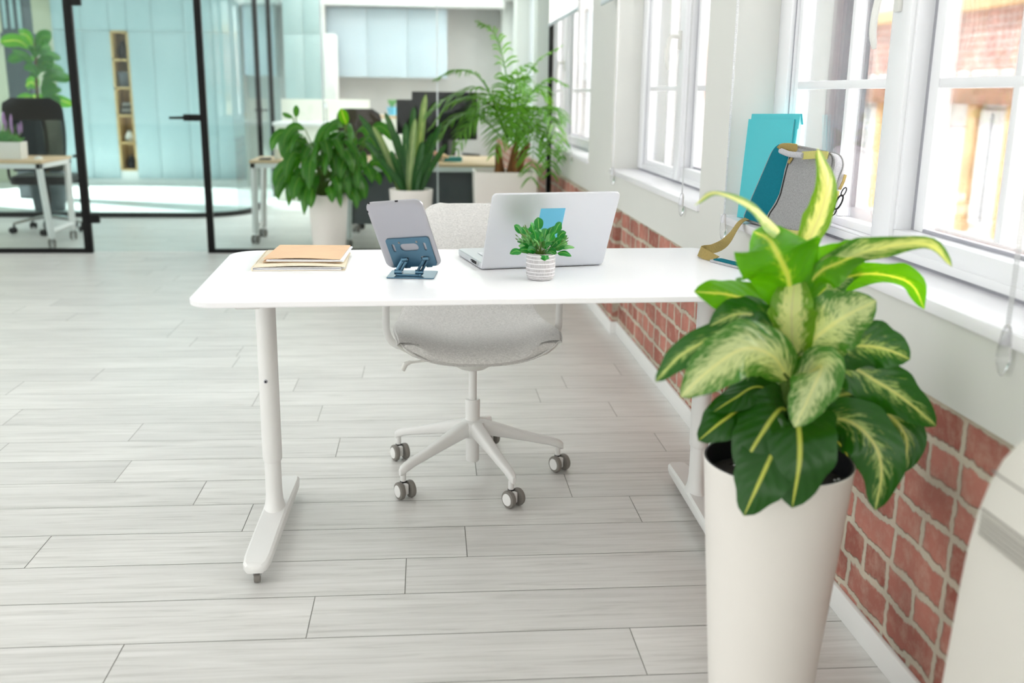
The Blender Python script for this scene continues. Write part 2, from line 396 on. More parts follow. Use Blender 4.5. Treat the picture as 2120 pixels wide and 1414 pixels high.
CABK = mat('kitchen_blue_lacquer', srgb(204, 220, 230), .2, namp=.01)
TEALG = mat('grey_teal_panel', srgb(176, 198, 198), .25, namp=.02)
CONC = mat('concrete_plaster', srgb(218, 215, 212), .8, nscale=2.5, namp=.06, bump=.1, bscale=30)
CREAMW = mat('cream_wall', srgb(214, 212, 186), .8, namp=.02)
CREAMP = mat('cream_panel', srgb(236, 236, 222), .5, namp=.02)
DGREY = mat('dark_grey_panel', srgb(82, 86, 90), .6, namp=.05)
LGREY = mat('light_grey_shell', srgb(196, 204, 210), .4, namp=.02)
SOIL = mat('dark_soil', srgb(30, 24, 20), 1.0, nscale=60, namp=.5, bump=1.0, bscale=90)
LINER = mat('black_liner', srgb(16, 16, 20), .5)
POTW = mat('planter_white', srgb(240, 236, 230), .45, namp=.008)
MESHB = sheer('black_mesh', srgb(18, 22, 22), .84)
BLIND = sheer('white_blind', srgb(246, 248, 248), .93)
GLP = glass('partition_glass', (.92, .965, .96, 1), .4)
GLI = glass('inner_glass', (.86, .935, .93, 1), .4)
GLW = glass('window_glass', (.97, .98, .98, 1), .9)
GLE = mat('glass_joint', srgb(225, 235, 238), .2)
CRY, CN, CL = newmat('clear_acrylic'); CN['Principled BSDF'].inputs['Transmission Weight'].default_value = 1.0; CN['Principled BSDF'].inputs['Roughness'].default_value = .03; CN['Principled BSDF'].inputs['Base Color'].default_value = (.97, .97, 1, 1)
BEAD = mat('bead_chain', srgb(214, 216, 218), .35)
PINKB = brick_mat('pink_brick', 'YZ', 1.0, (srgb(228, 180, 170), srgb(214, 164, 152)), srgb(236, 216, 208))
ORANGE = mat('orange_timber', srgb(236, 196, 150), .7, namp=.15, nscale=4)
RUST = mat('rust_beam', srgb(176, 132, 108), .7, namp=.2, nscale=6)
TAUPE = mat('taupe_render', srgb(152, 140, 145), .9, namp=.06, bump=.3, bscale=60)
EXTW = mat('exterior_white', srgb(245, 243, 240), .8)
CORAL = mat('coral_ceramic', srgb(236, 170, 150), .5)
PINKF = mat('pale_pink_fabric', srgb(226, 190, 196), .9)
TEALB = mat('teal_cover', srgb(40, 130, 130), .5)
LILAC = mat('lilac_petals', srgb(176, 140, 186), .8)
BROWN = mat('palm_fibre', srgb(120, 78, 40), .9, nscale=30, namp=.4, stretch=(1, 1, .2))
STEMG = mat('green_stem', srgb(96, 128, 52), .5, nscale=30, namp=.15)
SCREEN = mat('dark_screen', srgb(18, 20, 26), .1)
SKYBL = mat('sky_blue_card', srgb(110, 196, 232), .4)
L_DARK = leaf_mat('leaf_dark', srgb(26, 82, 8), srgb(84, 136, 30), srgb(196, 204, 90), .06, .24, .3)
L_MID = leaf_mat('leaf_variegated', srgb(38, 98, 18), srgb(176, 200, 116), srgb(208, 214, 130), .33, .25, .28, vein=24, blotch=7, fall=.34)
L_PALE = leaf_mat('leaf_pale', srgb(70, 128, 40), srgb(206, 218, 162), srgb(224, 228, 166), .50, .3, .28, vein=24, blotch=8, fall=.32)
L_LIT = leaf_mat('leaf_lit', srgb(92, 164, 16), srgb(186, 214, 70), srgb(222, 226, 120), .30, .5, vein=16, blotch=8)  # brighter yellow-greens carry the look of a blade lit from behind
L_CREAM = leaf_mat('leaf_cream', srgb(112, 160, 36), srgb(234, 236, 168), srgb(226, 224, 168), .66, .4, vein=16, blotch=9)
L_LILY = leaf_mat('leaf_lily', srgb(56, 122, 28), srgb(86, 152, 48), srgb(126, 176, 80), .16, .35, ribw=.03)
L_SNAKE = leaf_mat('leaf_snake', srgb(44, 96, 44), srgb(150, 180, 110), srgb(60, 110, 60), .2, .2, vein=14, ribw=.01)
L_SNAKEP = leaf_mat('leaf_snake_pale', srgb(130, 160, 100), srgb(190, 206, 150), srgb(140, 170, 110), .4, .25, ribw=.01)
L_PALM = leaf_mat('leaf_palm', srgb(78, 138, 36), srgb(120, 172, 64), srgb(150, 190, 90), .2, .4)
L_MINI = leaf_mat('leaf_mini', srgb(34, 130, 50), srgb(110, 190, 90), srgb(150, 210, 110), .12, .25, ribw=.03)
L_MINIP = leaf_mat('leaf_mini_pale', srgb(110, 175, 110), srgb(170, 210, 150), srgb(190, 220, 160), .2, .25, ribw=.03)
DIEFF = [  # leaf midribs and widths taken from image pixels, faces turned towards the camera
  ([(0.688,1.759,0.906),(0.661,1.739,0.986),(0.601,1.709,1.042),(0.549,1.689,1.074),(0.488,1.669,1.094),(0.45,1.649,1.073)],0.049,60,0.3,'cream') ,
  ([(0.698,1.769,0.913),(0.708,1.779,0.993),(0.729,1.789,1.046),(0.735,1.789,1.099),(0.708,1.779,1.163)],0.052,35,0.1,'cream') ,
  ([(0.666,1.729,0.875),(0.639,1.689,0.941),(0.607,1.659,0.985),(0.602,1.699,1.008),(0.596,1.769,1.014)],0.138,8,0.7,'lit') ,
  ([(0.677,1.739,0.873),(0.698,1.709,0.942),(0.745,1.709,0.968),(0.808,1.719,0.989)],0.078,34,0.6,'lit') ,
  ([(0.692,1.759,0.813),(0.73,1.779,0.892),(0.773,1.789,0.927),(0.824,1.789,0.937)],0.073,30,0.5,'pale') ,
  ([(0.681,1.739,0.901),(0.71,1.719,0.956),(0.758,1.709,0.975),(0.814,1.699,0.994),(0.884,1.679,1.003),(0.923,1.659,0.966)],0.054,66,0.5,'pale') ,
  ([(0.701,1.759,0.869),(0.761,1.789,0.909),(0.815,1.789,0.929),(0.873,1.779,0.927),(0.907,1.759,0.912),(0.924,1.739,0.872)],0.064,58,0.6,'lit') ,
  ([(0.679,1.719,0.791),(0.708,1.689,0.839),(0.742,1.669,0.875),(0.801,1.679,0.901)],0.108,12,0.2,'pale') ,
  ([(0.676,1.729,0.774),(0.654,1.689,0.84),(0.646,1.679,0.895),(0.665,1.719,0.949)],0.079,5,0.2,'cream') ,
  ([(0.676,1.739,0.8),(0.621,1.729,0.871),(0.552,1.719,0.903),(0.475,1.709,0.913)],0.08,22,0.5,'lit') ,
  ([(0.668,1.729,0.793),(0.612,1.699,0.86),(0.55,1.679,0.878),(0.492,1.659,0.861)],0.073,22,0.3,'mid') ,
  ([(0.663,1.719,0.777),(0.592,1.679,0.855),(0.506,1.639,0.849),(0.431,1.609,0.822),(0.384,1.589,0.781)],0.062,20,0.2,'mid') ,
  ([(0.668,1.719,0.74),(0.604,1.639,0.81),(0.537,1.599,0.835),(0.471,1.569,0.807),(0.423,1.569,0.759)],0.092,4,0.25,'pale') ,
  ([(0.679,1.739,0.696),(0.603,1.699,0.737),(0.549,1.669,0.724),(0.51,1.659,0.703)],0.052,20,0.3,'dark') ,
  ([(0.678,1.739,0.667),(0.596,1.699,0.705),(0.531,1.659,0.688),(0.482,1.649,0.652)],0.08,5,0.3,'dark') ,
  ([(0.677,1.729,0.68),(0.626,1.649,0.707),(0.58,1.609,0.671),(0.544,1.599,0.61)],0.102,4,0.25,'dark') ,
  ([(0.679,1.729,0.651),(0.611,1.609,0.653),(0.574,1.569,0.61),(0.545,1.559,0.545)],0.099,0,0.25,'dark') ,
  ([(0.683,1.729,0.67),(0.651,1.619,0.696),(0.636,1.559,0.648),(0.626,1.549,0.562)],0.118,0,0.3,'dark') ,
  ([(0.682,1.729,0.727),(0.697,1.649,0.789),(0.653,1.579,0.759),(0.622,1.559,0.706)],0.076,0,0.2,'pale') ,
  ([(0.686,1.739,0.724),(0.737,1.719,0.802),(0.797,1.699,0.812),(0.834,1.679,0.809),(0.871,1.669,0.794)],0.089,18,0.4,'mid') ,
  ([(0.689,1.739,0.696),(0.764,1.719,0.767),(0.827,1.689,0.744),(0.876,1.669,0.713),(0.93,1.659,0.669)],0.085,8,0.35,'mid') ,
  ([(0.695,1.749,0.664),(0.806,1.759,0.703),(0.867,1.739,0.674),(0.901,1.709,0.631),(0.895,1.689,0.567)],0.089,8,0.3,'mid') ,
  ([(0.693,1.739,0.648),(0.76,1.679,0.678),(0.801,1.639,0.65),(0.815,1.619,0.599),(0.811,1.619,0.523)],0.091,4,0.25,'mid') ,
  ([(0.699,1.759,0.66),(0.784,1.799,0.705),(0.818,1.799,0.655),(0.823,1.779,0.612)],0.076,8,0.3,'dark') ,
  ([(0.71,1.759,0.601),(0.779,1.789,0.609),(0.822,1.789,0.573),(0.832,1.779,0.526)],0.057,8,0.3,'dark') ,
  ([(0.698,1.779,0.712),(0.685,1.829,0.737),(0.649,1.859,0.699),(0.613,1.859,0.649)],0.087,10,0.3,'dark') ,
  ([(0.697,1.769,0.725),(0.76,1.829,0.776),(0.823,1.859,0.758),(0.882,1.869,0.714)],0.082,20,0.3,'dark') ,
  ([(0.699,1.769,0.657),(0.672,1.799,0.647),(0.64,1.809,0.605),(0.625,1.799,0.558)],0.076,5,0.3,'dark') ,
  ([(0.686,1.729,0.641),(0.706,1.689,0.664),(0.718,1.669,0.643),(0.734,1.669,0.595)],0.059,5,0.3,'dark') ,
  ([(0.688,1.769,0.811),(0.64,1.799,0.935),(0.614,1.809,0.952),(0.602,1.809,0.924)],0.037,20,0.3,'lit') ,
]
# ------------------------------------------------------------------ camera
def setup_camera():
    p, yaw, r = math.radians(13.97), math.radians(4.98), math.radians(.773)
    fw = Vector((math.sin(yaw)*math.cos(p), math.cos(yaw)*math.cos(p), -math.sin(p)))
    rt = Vector((math.cos(yaw), -math.sin(yaw), 0)); up = rt.cross(fw)
    r2 = rt*math.cos(r)+up*math.sin(r); u2 = -rt*math.sin(r)+up*math.cos(r)
    cam = bpy.data.cameras.new('camera'); o = bpy.data.objects.new('camera', cam); COL.objects.link(o)
    o.matrix_world = Matrix(((r2.x, u2.x, -fw.x, 0), (r2.y, u2.y, -fw.y, 0), (r2.z, u2.z, -fw.z, 1.25), (0, 0, 0, 1)))
    cam.sensor_width = 36; cam.sensor_fit = 'HORIZONTAL'; cam.lens = 2050/2120*36
    cam.clip_start = .05; cam.clip_end = 200
    cam.dof.use_dof = True; cam.dof.focus_distance = 2.86; cam.dof.aperture_fstop = 2.3
    S.camera = o
setup_camera()

# ------------------------------------------------------------------ room shell
X0, XR, Y0, Y1, HC = -8.0, 1.023, -3.0, 14.3, 3.0
def build_floor():
    pitch = .2015; row0 = 2.13
    known = {1.93: .481, 2.13: -.293, 2.33: -.065, 2.53: .104, 2.735: -.548, 2.94: .457, 3.14: .16, 3.34: -.33, 3.54: -1.1, 3.74: -1.625, 4.15: .608}
    bm = bmesh.new(); col = []
    ly = bm.faces.layers.float.new('pcol')
    k0 = int(math.floor((Y0-row0)/pitch)); k1 = int(math.ceil((Y1-row0)/pitch))
    rnd = random.Random(3)
    g = .0011
    for k in range(k0, k1):
        ya = row0+k*pitch; yb = min(ya+pitch, Y1)
        off = rnd.random()*1.19
        for kk, v in known.items():
            if abs(kk-ya) < .06: off = v
        x = off-math.ceil((off-X0)/1.19)*1.19
        while x < XR:
            xa = max(x, X0); xb = min(x+1.19, XR+.012)
            if xb-xa > .01:
                vs = [bm.verts.new(q) for q in ((xa+g, ya+g, 0), (xb-g, ya+g, 0), (xb-g, yb-g, 0), (xa+g, yb-g, 0))]
                f = bm.faces.new(vs); f[ly] = rnd.random(); f.material_index = 0
            x += 1.19
    vs = [bm.verts.new(q) for q in ((X0, Y0, -.0015), (XR+.3, Y0, -.0015), (XR+.3, Y1, -.0015), (X0, Y1, -.0015))]
    f = bm.faces.new(vs); f.material_index = 1
    vs = [bm.verts.new(q) for q in ((X0, Y0, -.12), (X0, Y1, -.12), (XR+.3, Y1, -.12), (XR+.3, Y0, -.12))]
    f = bm.faces.new(vs); f.material_index = 1
    me = bpy.data.meshes.new('floor'); bm.to_mesh(me); bm.free(); me.materials.append(FLOORM); me.materials.append(GROUT)
    o = bpy.data.objects.new('floor', me); COL.objects.link(o); struct(o)
build_floor()
struct(MB().lohi((X0-.2, Y0-.2, HC), (XR+.5, Y1+.2, HC+.12), CEIL).build('ceiling'))
struct(MB().lohi((X0-.2, Y0, -.1), (X0, Y1, HC), WALLW).build('wall_left'))
struct(MB().lohi((X0-.2, Y0-.2, -.1), (XR+.32, Y0, HC), WALLW).build('wall_front'))

WINS = [(1.45, 3.33), (3.66, 5.485), (6.29, 9.4), (9.75, 11.6), (12.0, 13.8)]
ZS, ZT, XI, XO = .862, 2.45, 1.016, 1.34
b = MB()
b.lohi((XI, Y0, .668), (XO, Y1, ZS-.027), WALLW)
b.lohi((XI, Y0, ZT), (XO, Y1, HC), WALLW)
ys = [Y0]+[v for w in WINS for v in w]+[Y1]
for a, c in zip(ys[0::2], ys[1::2]): b.lohi((XI, a, ZS-.027), (XO, c, ZT), WALLW)
wr = struct(b.build('wall_right'))
# outer leaf of the thick wall, taupe at one pier, glare painted as white on the others
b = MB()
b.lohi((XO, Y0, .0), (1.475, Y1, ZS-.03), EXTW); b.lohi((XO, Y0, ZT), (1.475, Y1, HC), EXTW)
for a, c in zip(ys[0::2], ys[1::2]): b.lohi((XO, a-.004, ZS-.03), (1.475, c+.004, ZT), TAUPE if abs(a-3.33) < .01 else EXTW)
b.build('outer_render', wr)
b = MB(); b.lohi((XR, Y0, 0), (XO, 5.17, .668), BRICK); b.lohi((XR-.032, 5.17, 0), (XO, Y1, .668), BRICK)
bw = b.build('brickwork', wr)
struct(MB().lohi((1.011, Y0, 0), (XR, 5.158, .068), W, .002).lohi((XR-.044, 5.158, 0), (XR-.032, Y1, .068), W, .002).lohi((XR-.043, 5.150, 0), (XR+.002, 5.1695, .0678), W, .002).build('baseboard_right'))
# far wall: blue cabinets left, plaster kitchen wall right
b = MB(); b.lohi((X0, Y1, -.1), (-4.86, Y1+.2, HC), CREAMW); b.lohi((-4.86, Y1, -.1), (XO, Y1+.2, HC), CONC)
struct(b.build('wall_back'))
struct(MB().lohi((-2.42, 13.55, 2.36), (XR, 13.9, HC), W).build('trim_1'))

def window(n, ya, yb, handle=True):
    wl = yb-ya
    e = sempty('window_%d' % n, (1.16, yb, ZS))
    # local: x into the wall, y negative towards the camera
    b = MB()
    b.lohi((0, -.105, .008), (.075, -.0, 1.588), FRAME, .003)
    b.lohi((0, -wl, .008), (.075, -wl+.105, 1.588), FRAME, .003)
    b.lohi((0.001, -wl+.1, 1.5), (.075, -.1, 1.588), FRAME, .003)
    b.lohi((.004, -wl+.1, .008), (.075, -.1, .030), FRAME, .003)
    mid = -.885
    b.lohi((-.006, mid-.052, .012), (.075, mid+.05, 1.58), FRAME, .004)
    b.lohi((.012, -wl+.1, .0), (.03, -.0, .009), GASK)
    b.build('window_frame', e)
    # far light, shallow
    b = MB(); y1, y0 = -.118, mid+.05
    b.lohi((.006, y0, .030), (.06, y1+.012, .036), FRAME, .002)
    b.lohi((.014, y1, .0362), (.0595, y1+.0125, 1.5), FRAME)
    b.lohi((.012, y1+.004, .0363), (.05, y1+.0085, 1.5), GASK)
    b.lohi((.022, y1-.03, .0364), (.059, y1-.0002, 1.5), FRAME, .002)
    b.lohi((.022, y0, .0364), (.059, y0+.02, 1.5), FRAME, .002)
    b.lohi((.0232, y0+.02, .0362), (.058, y1-.03, .058), FRAME, .002)
    s = b.build('sash', e)
    MB().lohi((.034, y0+.005, .045), (.040, y1-.01, 1.5), GLW).build('pane', s)
    b = MB(); ym = -.53
    b.lohi((.024, y0+.021, .418), (.05, y1-.031, .442), FRAME, .003); b.lohi((.0252, ym-.011, .06), (.0488, ym+.011, 1.5), FRAME, .003)
    b.build('glazing_bar', s)
    # near light, set deeper
    b = MB(); y1, y0 = mid-.052, -wl+.105
    b.lohi((.006, y0, .028), (.07, y1, .075), FRAME, .004)
    b.lohi((.0065, y1-.010, .0752), (.0698, y1+.002, 1.5), FRAME)
    b.lohi((.047, y1-.026, .0753), (.0695, y1-.0098, 1.5), GASK)
    b.lohi((.045, y1-.07, .0754), (.0692, y1-.0262, 1.5), FRAME, .002)
    b.lohi((.045, y0, .0754), (.0692, y0+.06, 1.5), FRAME, .002)
    b.lohi((.0462, y0+.06, .0745), (.0685, y1-.07, .083), GASK, .001)
    s = b.build('sash', e)
    MB().lohi((.054, y0+.02, .085), (.060, y1-.02, 1.5), GLW).build('pane', s)
    b = MB(); ym = -1.325 if wl > 1.85 else (y0+y1)/2
    b.lohi((.046, y0+.061, .417), (.069, y1-.071, .441), FRAME, .003); b.lohi((.0472, ym-.012, .095), (.0678, ym+.012, 1.5), FRAME, .003)
    b.build('glazing_bar', s)
    b = MB(); b.lohi((-.155, -wl-.012, -.027), (.02, .012, 0), SILLM, .003); b.build('sill', e)
    b = MB(); b.lohi((.077, -wl+.002, -.05), (.33, -.002, .028), SILLM, .004); b.build('outer_sill', e)
    if handle:
        b = MB(); y = mid+.012
        b.box((-.011, y, .64), (.012, .03, .085), PLAS, .004)
        b.tube([(-.012, y, .655), (-.045, y, .658), (-.056, y, .65)], [.010, .010, .010], PLAS, 12)
        b.tube(cr([(-.05, y, .66), (-.058, y, .645), (-.066, y, .60), (-.068, y, .55), (-.06, y, .51)], 14), [.010]*3+[.0105]*9+[.010, .009, .006], PLAS, 12, flat=(1.0, .8))
        b.build('window_handle', e)
for i, (a, c) in enumerate(WINS): window(i+1, a, c, i < 3)

# ------------------------------------------------------------------ roller blinds and their chains
def bead_strand(b, x, y, z0, z1, r=.0021, sx=0.0, sy=0.0):
    n = int((z1-z0)/.0062); pts = []; rad = []
    for i in range(n):
        for q, k in ((0, .35), (.25, .95), (.5, 1.0), (.75, .95)):
            t = (i+q)/n
            pts.append((x+sx*t, y+sy*t, z0+(z1-z0)*t)); rad.append(r*k)
    b.tube(pts, rad, BEAD, 5)
def blind(label, ya, yb, zbar, chain_y, wz, group=None):
    x = .965
    t = thing('roller_blind', label, 'blind', (x, (ya+yb)/2, 2.46), 0, group)
    hw = (yb-ya)/2; dz = zbar-2.46
    MB().cyl((0, -hw, 0), (0, hw, 0), .021, PLAS, 14).box((.03, -hw, .0), (.06, .006, .05), PLAS, .002).box((.03, hw, .0), (.06, .006, .05), PLAS, .002).build('roller_tube', t)
    MB().lohi((-.022, -hw+.01, dz), (-.0212, hw-.01, 0), BLIND).build('fabric', t)
    MB().lohi((-.028, -hw+.005, dz-.022), (-.016, hw-.005, dz+.004), ALU, .004).build('bottom_bar', t)
    if chain_y is not None:
        cy = chain_y-(ya+yb)/2; b = MB(); zb = wz-2.46+.085
        bead_strand(b, .035, cy-.004, zb, 0, sy=-.008); bead_strand(b, .035, cy+.004, zb, 0, sy=.008)
        b.build('bead_chain', t)
        prof = [(.0015, 0), (.006, .006), (.0105, .02), (.0125, .036), (.011, .058), (.008, .078), (.0055, .088), (.002, .092)]
        MB().lathe([(r, z+zb-.088) for r, z in prof], CRY, (.035, cy, 0), 14).build('chain_weight', t)
blind('white roller blind at nearest window, its clear weight hanging at right photo edge', 1.47, 2.37, 2.2, 1.592, .787)
blind('white roller blind whose clear chain weight hangs just left of the shoulder bag', 2.40, 3.31, 2.2, 3.28, .783)
blind('white roller blind whose clear chain weight hangs above the desk behind the laptop', 3.68, 4.56, 2.2, 3.852, .797)
blind('white roller blind at the far half of second window, bottom bar over the pier', 4.59, 5.56, 1.745, 5.344, .79)
blind('half lowered white roller blind at the third window near the palm', 6.39, 7.93, 1.785, 6.95, .79)

# ------------------------------------------------------------------ world and lights
wd = bpy.data.worlds.new('world'); S.world = wd; wd.use_nodes = True
bg = wd.node_tree.nodes['Background']; bg.inputs[0].default_value = (.93, .97, 1.0, 1); bg.inputs[1].default_value = 8.5
def area(name, loc, rot, sx, sy, power, col=(1, 1, 1), spread=PI):
    l = bpy.data.lights.new(name, 'AREA'); l.shape = 'RECTANGLE'; l.size = sx; l.size_y = sy; l.energy = power; l.color = col; l.spread = spread
    o = bpy.data.objects.new(name, l); COL.objects.link(o); o.location = loc; o.rotation_euler = rot
    return o
area('daylight_left_windows', (X0+.15, 3.5, 1.7), (0, -PI/2, 0), 2.2, 12, 160, (.97, .99, 1))
area('daylight_front_windows', (-2.6, Y0+.15, 1.75), (PI/2, 0, 0), 7, 2.2, 70, (1, .99, .97))
area('ceiling_fill_office', (-1.6, 2.6, HC-.06), (0, 0, 0), 4.5, 6, 30, (1, .985, .96))  # added overhead fill for the office, not a fitting in the room
area('ceiling_fill_meeting', (-3.9, 11.2, HC-.06), (0, 0, 0), 4, 4, 55, (1, 1, .98))  # unseen fill added to brighten the room behind the glass
area('ceiling_fill_kitchen', (-.4, 11.6, HC-.06), (0, 0, 0), 2.6, 3.6, 62, (1, .99, .97))  # extra fill added to lift the kitchen wall and cabinets
sun = bpy.data.lights.new('sun', 'SUN'); sun.energy = 10.5; sun.angle = .02; so = bpy.data.objects.new('sun', sun); COL.objects.link(so)
so.rotation_euler = Vector((.62, .25, -1)).to_track_quat('-Z', 'Y').to_euler()
def spot(name, loc, tgt, power, ang, blend):
    l = bpy.data.lights.new(name, 'SPOT'); l.energy = power; l.spot_size = ang; l.spot_blend = blend; l.shadow_soft_size = .05
    o = bpy.data.objects.new(name, l); COL.objects.link(o); o.location = loc
    o.rotation_euler = (Vector(tgt)-Vector(loc)).to_track_quat('-Z', 'Y').to_euler()
spot('sunbeam_meeting_room', (-7.6, 13.6, 2.85), (-3.9, 12.4, 0), 6000, math.radians(34), .25)
S.view_settings.view_transform = 'Standard'; S.view_settings.look = 'None'; S.view_settings.exposure = 0.22; S.view_settings.gamma = 1.0
S.view_settings.use_curve_mapping = False

# ------------------------------------------------------------------ street outside
b = MB(); b.lohi((XO, -4, -.3), (30, 40, -.2), EXTW)
o = b.build('trim_2'); struct(o)
t = thing('brick_building', 'pink brick building with rust beam and white shutters across the yard outside the window', 'building', (6.2, 12, -.2))
MB().lohi((0, -14, 0), (1, 22, 1.45), EXTW).build('lower_wall', t)
MB().lohi((-.15, -14, 1.62), (1, 22, 2.42), PINKB).build('upper_wall', t)
MB().lohi((-.2, -14, 1.42), (1, 22, 1.62), RUST, .01).build('beam', t)
for k in range(24): MB().lohi((-.24, -4+k*.29, 1.70), (-.15, -4+k*.29+.17, 1.78), EXTW, .004).build('dentil', t)
MB().lohi((-.3, -14, 2.42), (1.2, 22, 2.56), ORANGE, .01).build('cornice', t)
MB().lohi((-.1, -14, 2.56), (1.2, 22, 6.0), EXTW).build('parapet', t)
for i in range(22):
    y = -5+i*.78
    MB().lohi((-.10, y, 0), (0, y+.16, 1.42), ORANGE, .01).build('post', t)
    if i % 2 == 0:
        MB().lohi((-.05, y+.2, .1), (0, y+.74, 1.36), EXTW, .01).box((-.06, y+.47, .73), (.02, .015, 1.2), GASK).build('shutter', t)
# ------------------------------------------------------------------ standing desk
def desk():
    rz = math.radians(2.5)
    t = thing('desk', 'large white desk with rounded corners on T-shaped legs, pushed against the window wall', 'desk', (.165, 2.713, 0), rz)
    b = MB(); b.prism(rrect(1.484, .784, [.07, .05, .05, .085], 10), .016, LAM, Matrix.Translation((0, 0, .761)), bev=.003)
    b.build('tabletop', t)
    YC = .048
    def leg(x, sgn):
        b = MB()
        # foot beam: rounded ends, top tapering down to the tips
        rows = []
        for y, w, z0, z1 in ((-.375, .012, .043, .058), (-.368, .045, .04, .064), (-.350, .062, .039, .067), (-.31, .069, .038, .070), (-.15, .070, .038, .076), (0, .070, .038, .079),
                             (.15, .070, .038, .076), (.28, .069, .038, .070), (.318, .062, .039, .067), (.336, .045, .04, .064), (.343, .012, .043, .058)):
            h = w/2; r = .006
            y = y*.882+.026; x0 = x; x = x0+y*.06
            rows.append([(x-h, y, z0+r), (x-h+r*.7, y, z0), (x+h-r*.7, y, z0), (x+h, y, z0+r), (x+h, y, z1-r), (x+h-r, y, z1), (x-h+r, y, z1), (x-h, y, z1-r)]); x = x0
        b.grid(rows, POWDER, closed_u=True, cap=True)
        ft = b.build('foot', t)
        x1 = x
        for y in (-.262, .270):
            x = x1+y*.06; c = MB(); c.cyl((x, y, .0335), (x, y, .041), .026, DARKP, 18); c.cyl((x, y, .024), (x, y, .036), .006, CHROME, 10)
            c.box((x, y, .026), (.022, .018, .014), CHROME, .002)
            c.lathe([(.004, -.008), (.0145, -.0075), (.0155, 0), (.0145, .0075), (.004, .008)], GREYP, (x, y-.006, .0155), 14, axis='X')
            c.build('castor', t)
        x = x1
        # column: inner tube flares into the foot, outer tube above
        def oval(z, rx, ry): return [(x+rx*math.cos(2*PI*j/24), YC+ry*math.sin(2*PI*j/24), z) for j in range(24)]
        MB().grid([oval(.072, .033, .06), oval(.082, .029, .048), oval(.10, .0255, .038), oval(.13, .0235, .033), oval(.26, .023, .032)], POWDER, closed_u=True, cap=True).build('inner_column', t)
        b = MB().grid([oval(.222, .0255, .035), oval(.226, .0272, .037), oval(.232, .0275, .0375), oval(.745, .0275, .0375)], POWDER, closed_u=True, cap=True)
        oc = b.build('outer_column', t)
        MB().cyl((x-.004, YC-.0405, .467), (x-.004, YC-.0335, .467), .0052, GASK, 14).cyl((x-.004, YC-.0415, .467), (x-.004, YC-.0345, .467), .0026, DARKP, 8).build('screw', oc)
        b = MB().box((x, -.01, .7505), (.06, .60, .02), POWDER, .004); b.build('support_rail', t)
    leg(-.613, -1); leg(.655, 1)
    MB().box((.02, .09, .744), (1.2, .035, .03), POWDER, .004).box((.02, -.10, .744), (1.2, .035, .03), POWDER, .004).build('crossbar', t)
desk()

# ------------------------------------------------------------------ swivel chair
def castor(b, c, ang, r=.0285, hub=W, tyre=GREYP, stem=POWDER, ztop=.085):
    """twin wheel castor at floor point c, axle along ang"""
    ax = Vector((math.cos(ang), math.sin(ang), 0)); M = Matrix.Translation((c[0], c[1], 0)) @ Matrix.Rotation(ang, 4, 'Z')
    q = MB()
    for s in (-1, 1):
        o = .019*s
        q.lathe([(.006, o-.0085), (r*.72, o-.0085), (r*.95, o-.007), (r, o-.003), (r, o+.003), (r*.95, o+.007), (r*.72, o+.0085), (.006, o+.0085)], tyre, (0, -.008, r), 20, axis='X')
        q.lathe([(.002, o+s*.0088), (r*.70, o+s*.0088), (r*.66, o+s*.0105), (.002, o+s*.0115)], hub, (0, -.008, r), 20, axis='X')
    q.box((0, -.006, r+.004), (.0145, .03, .036), stem, .004)
    q.cyl((0, .004, r+.01), (0, .004, ztop), .009, stem, 12)
    q.cyl((0, .004, r+.02), (0, .004, r+.026), .0105, DARKP, 12)
    for f in q.bm.faces: pass
    q.bm.transform(M)
    # merge into b
    tmp = bpy.data.meshes.new('tmp'); q.bm.to_mesh(tmp); n0 = len(b.bm.faces); b.bm.from_mesh(tmp); b.bm.faces.ensure_lookup_table()
    idx = [b.mi(m) for m in q.mats]
    for f in b.bm.faces[n0:]: f.material_index = idx[f.material_index]
    bpy.data.meshes.remove(tmp); q.bm.free()

def sheet(rows, t0, t1, m, b=None, inset=0):
    """closed slab between normal offsets t0..t1 of a point grid"""
    n, k = len(rows), len(rows[0]); P = [[Vector(p) for p in r] for r in rows]
    Nn = [[None]*k for _ in range(n)]
    for i in range(n):
        for j in range(k):
            du = P[i][min(j+1, k-1)]-P[i][max(j-1, 0)]; dv = P[min(i+1, n-1)][j]-P[max(i-1, 0)][j]
            v = du.cross(dv); Nn[i][j] = v.normalized() if v.length > 1e-9 else Vector((0, 0, 1))
    b = b or MB()
    def ring(i):
        # loop round the section: top then bottom, slab thins to the side edges
        top = []; bot = []
        for j in range(k):
            e = min(j, k-1-j); f = (0.25, .8, 1)[min(e, 2)]; g = (0.3, .85, 1)[min(min(i, n-1-i), 2)]
            mid = t0 if t0 >= 0 else t1
            top.append(P[i][j]+Nn[i][j]*(t0+(t1-t0)*f*g)); bot.append(P[i][j]+Nn[i][j]*t0)
        return top+bot[::-1]
    b.grid([ring(i) for i in range(n)], m, closed_u=True, cap=True)
    return b

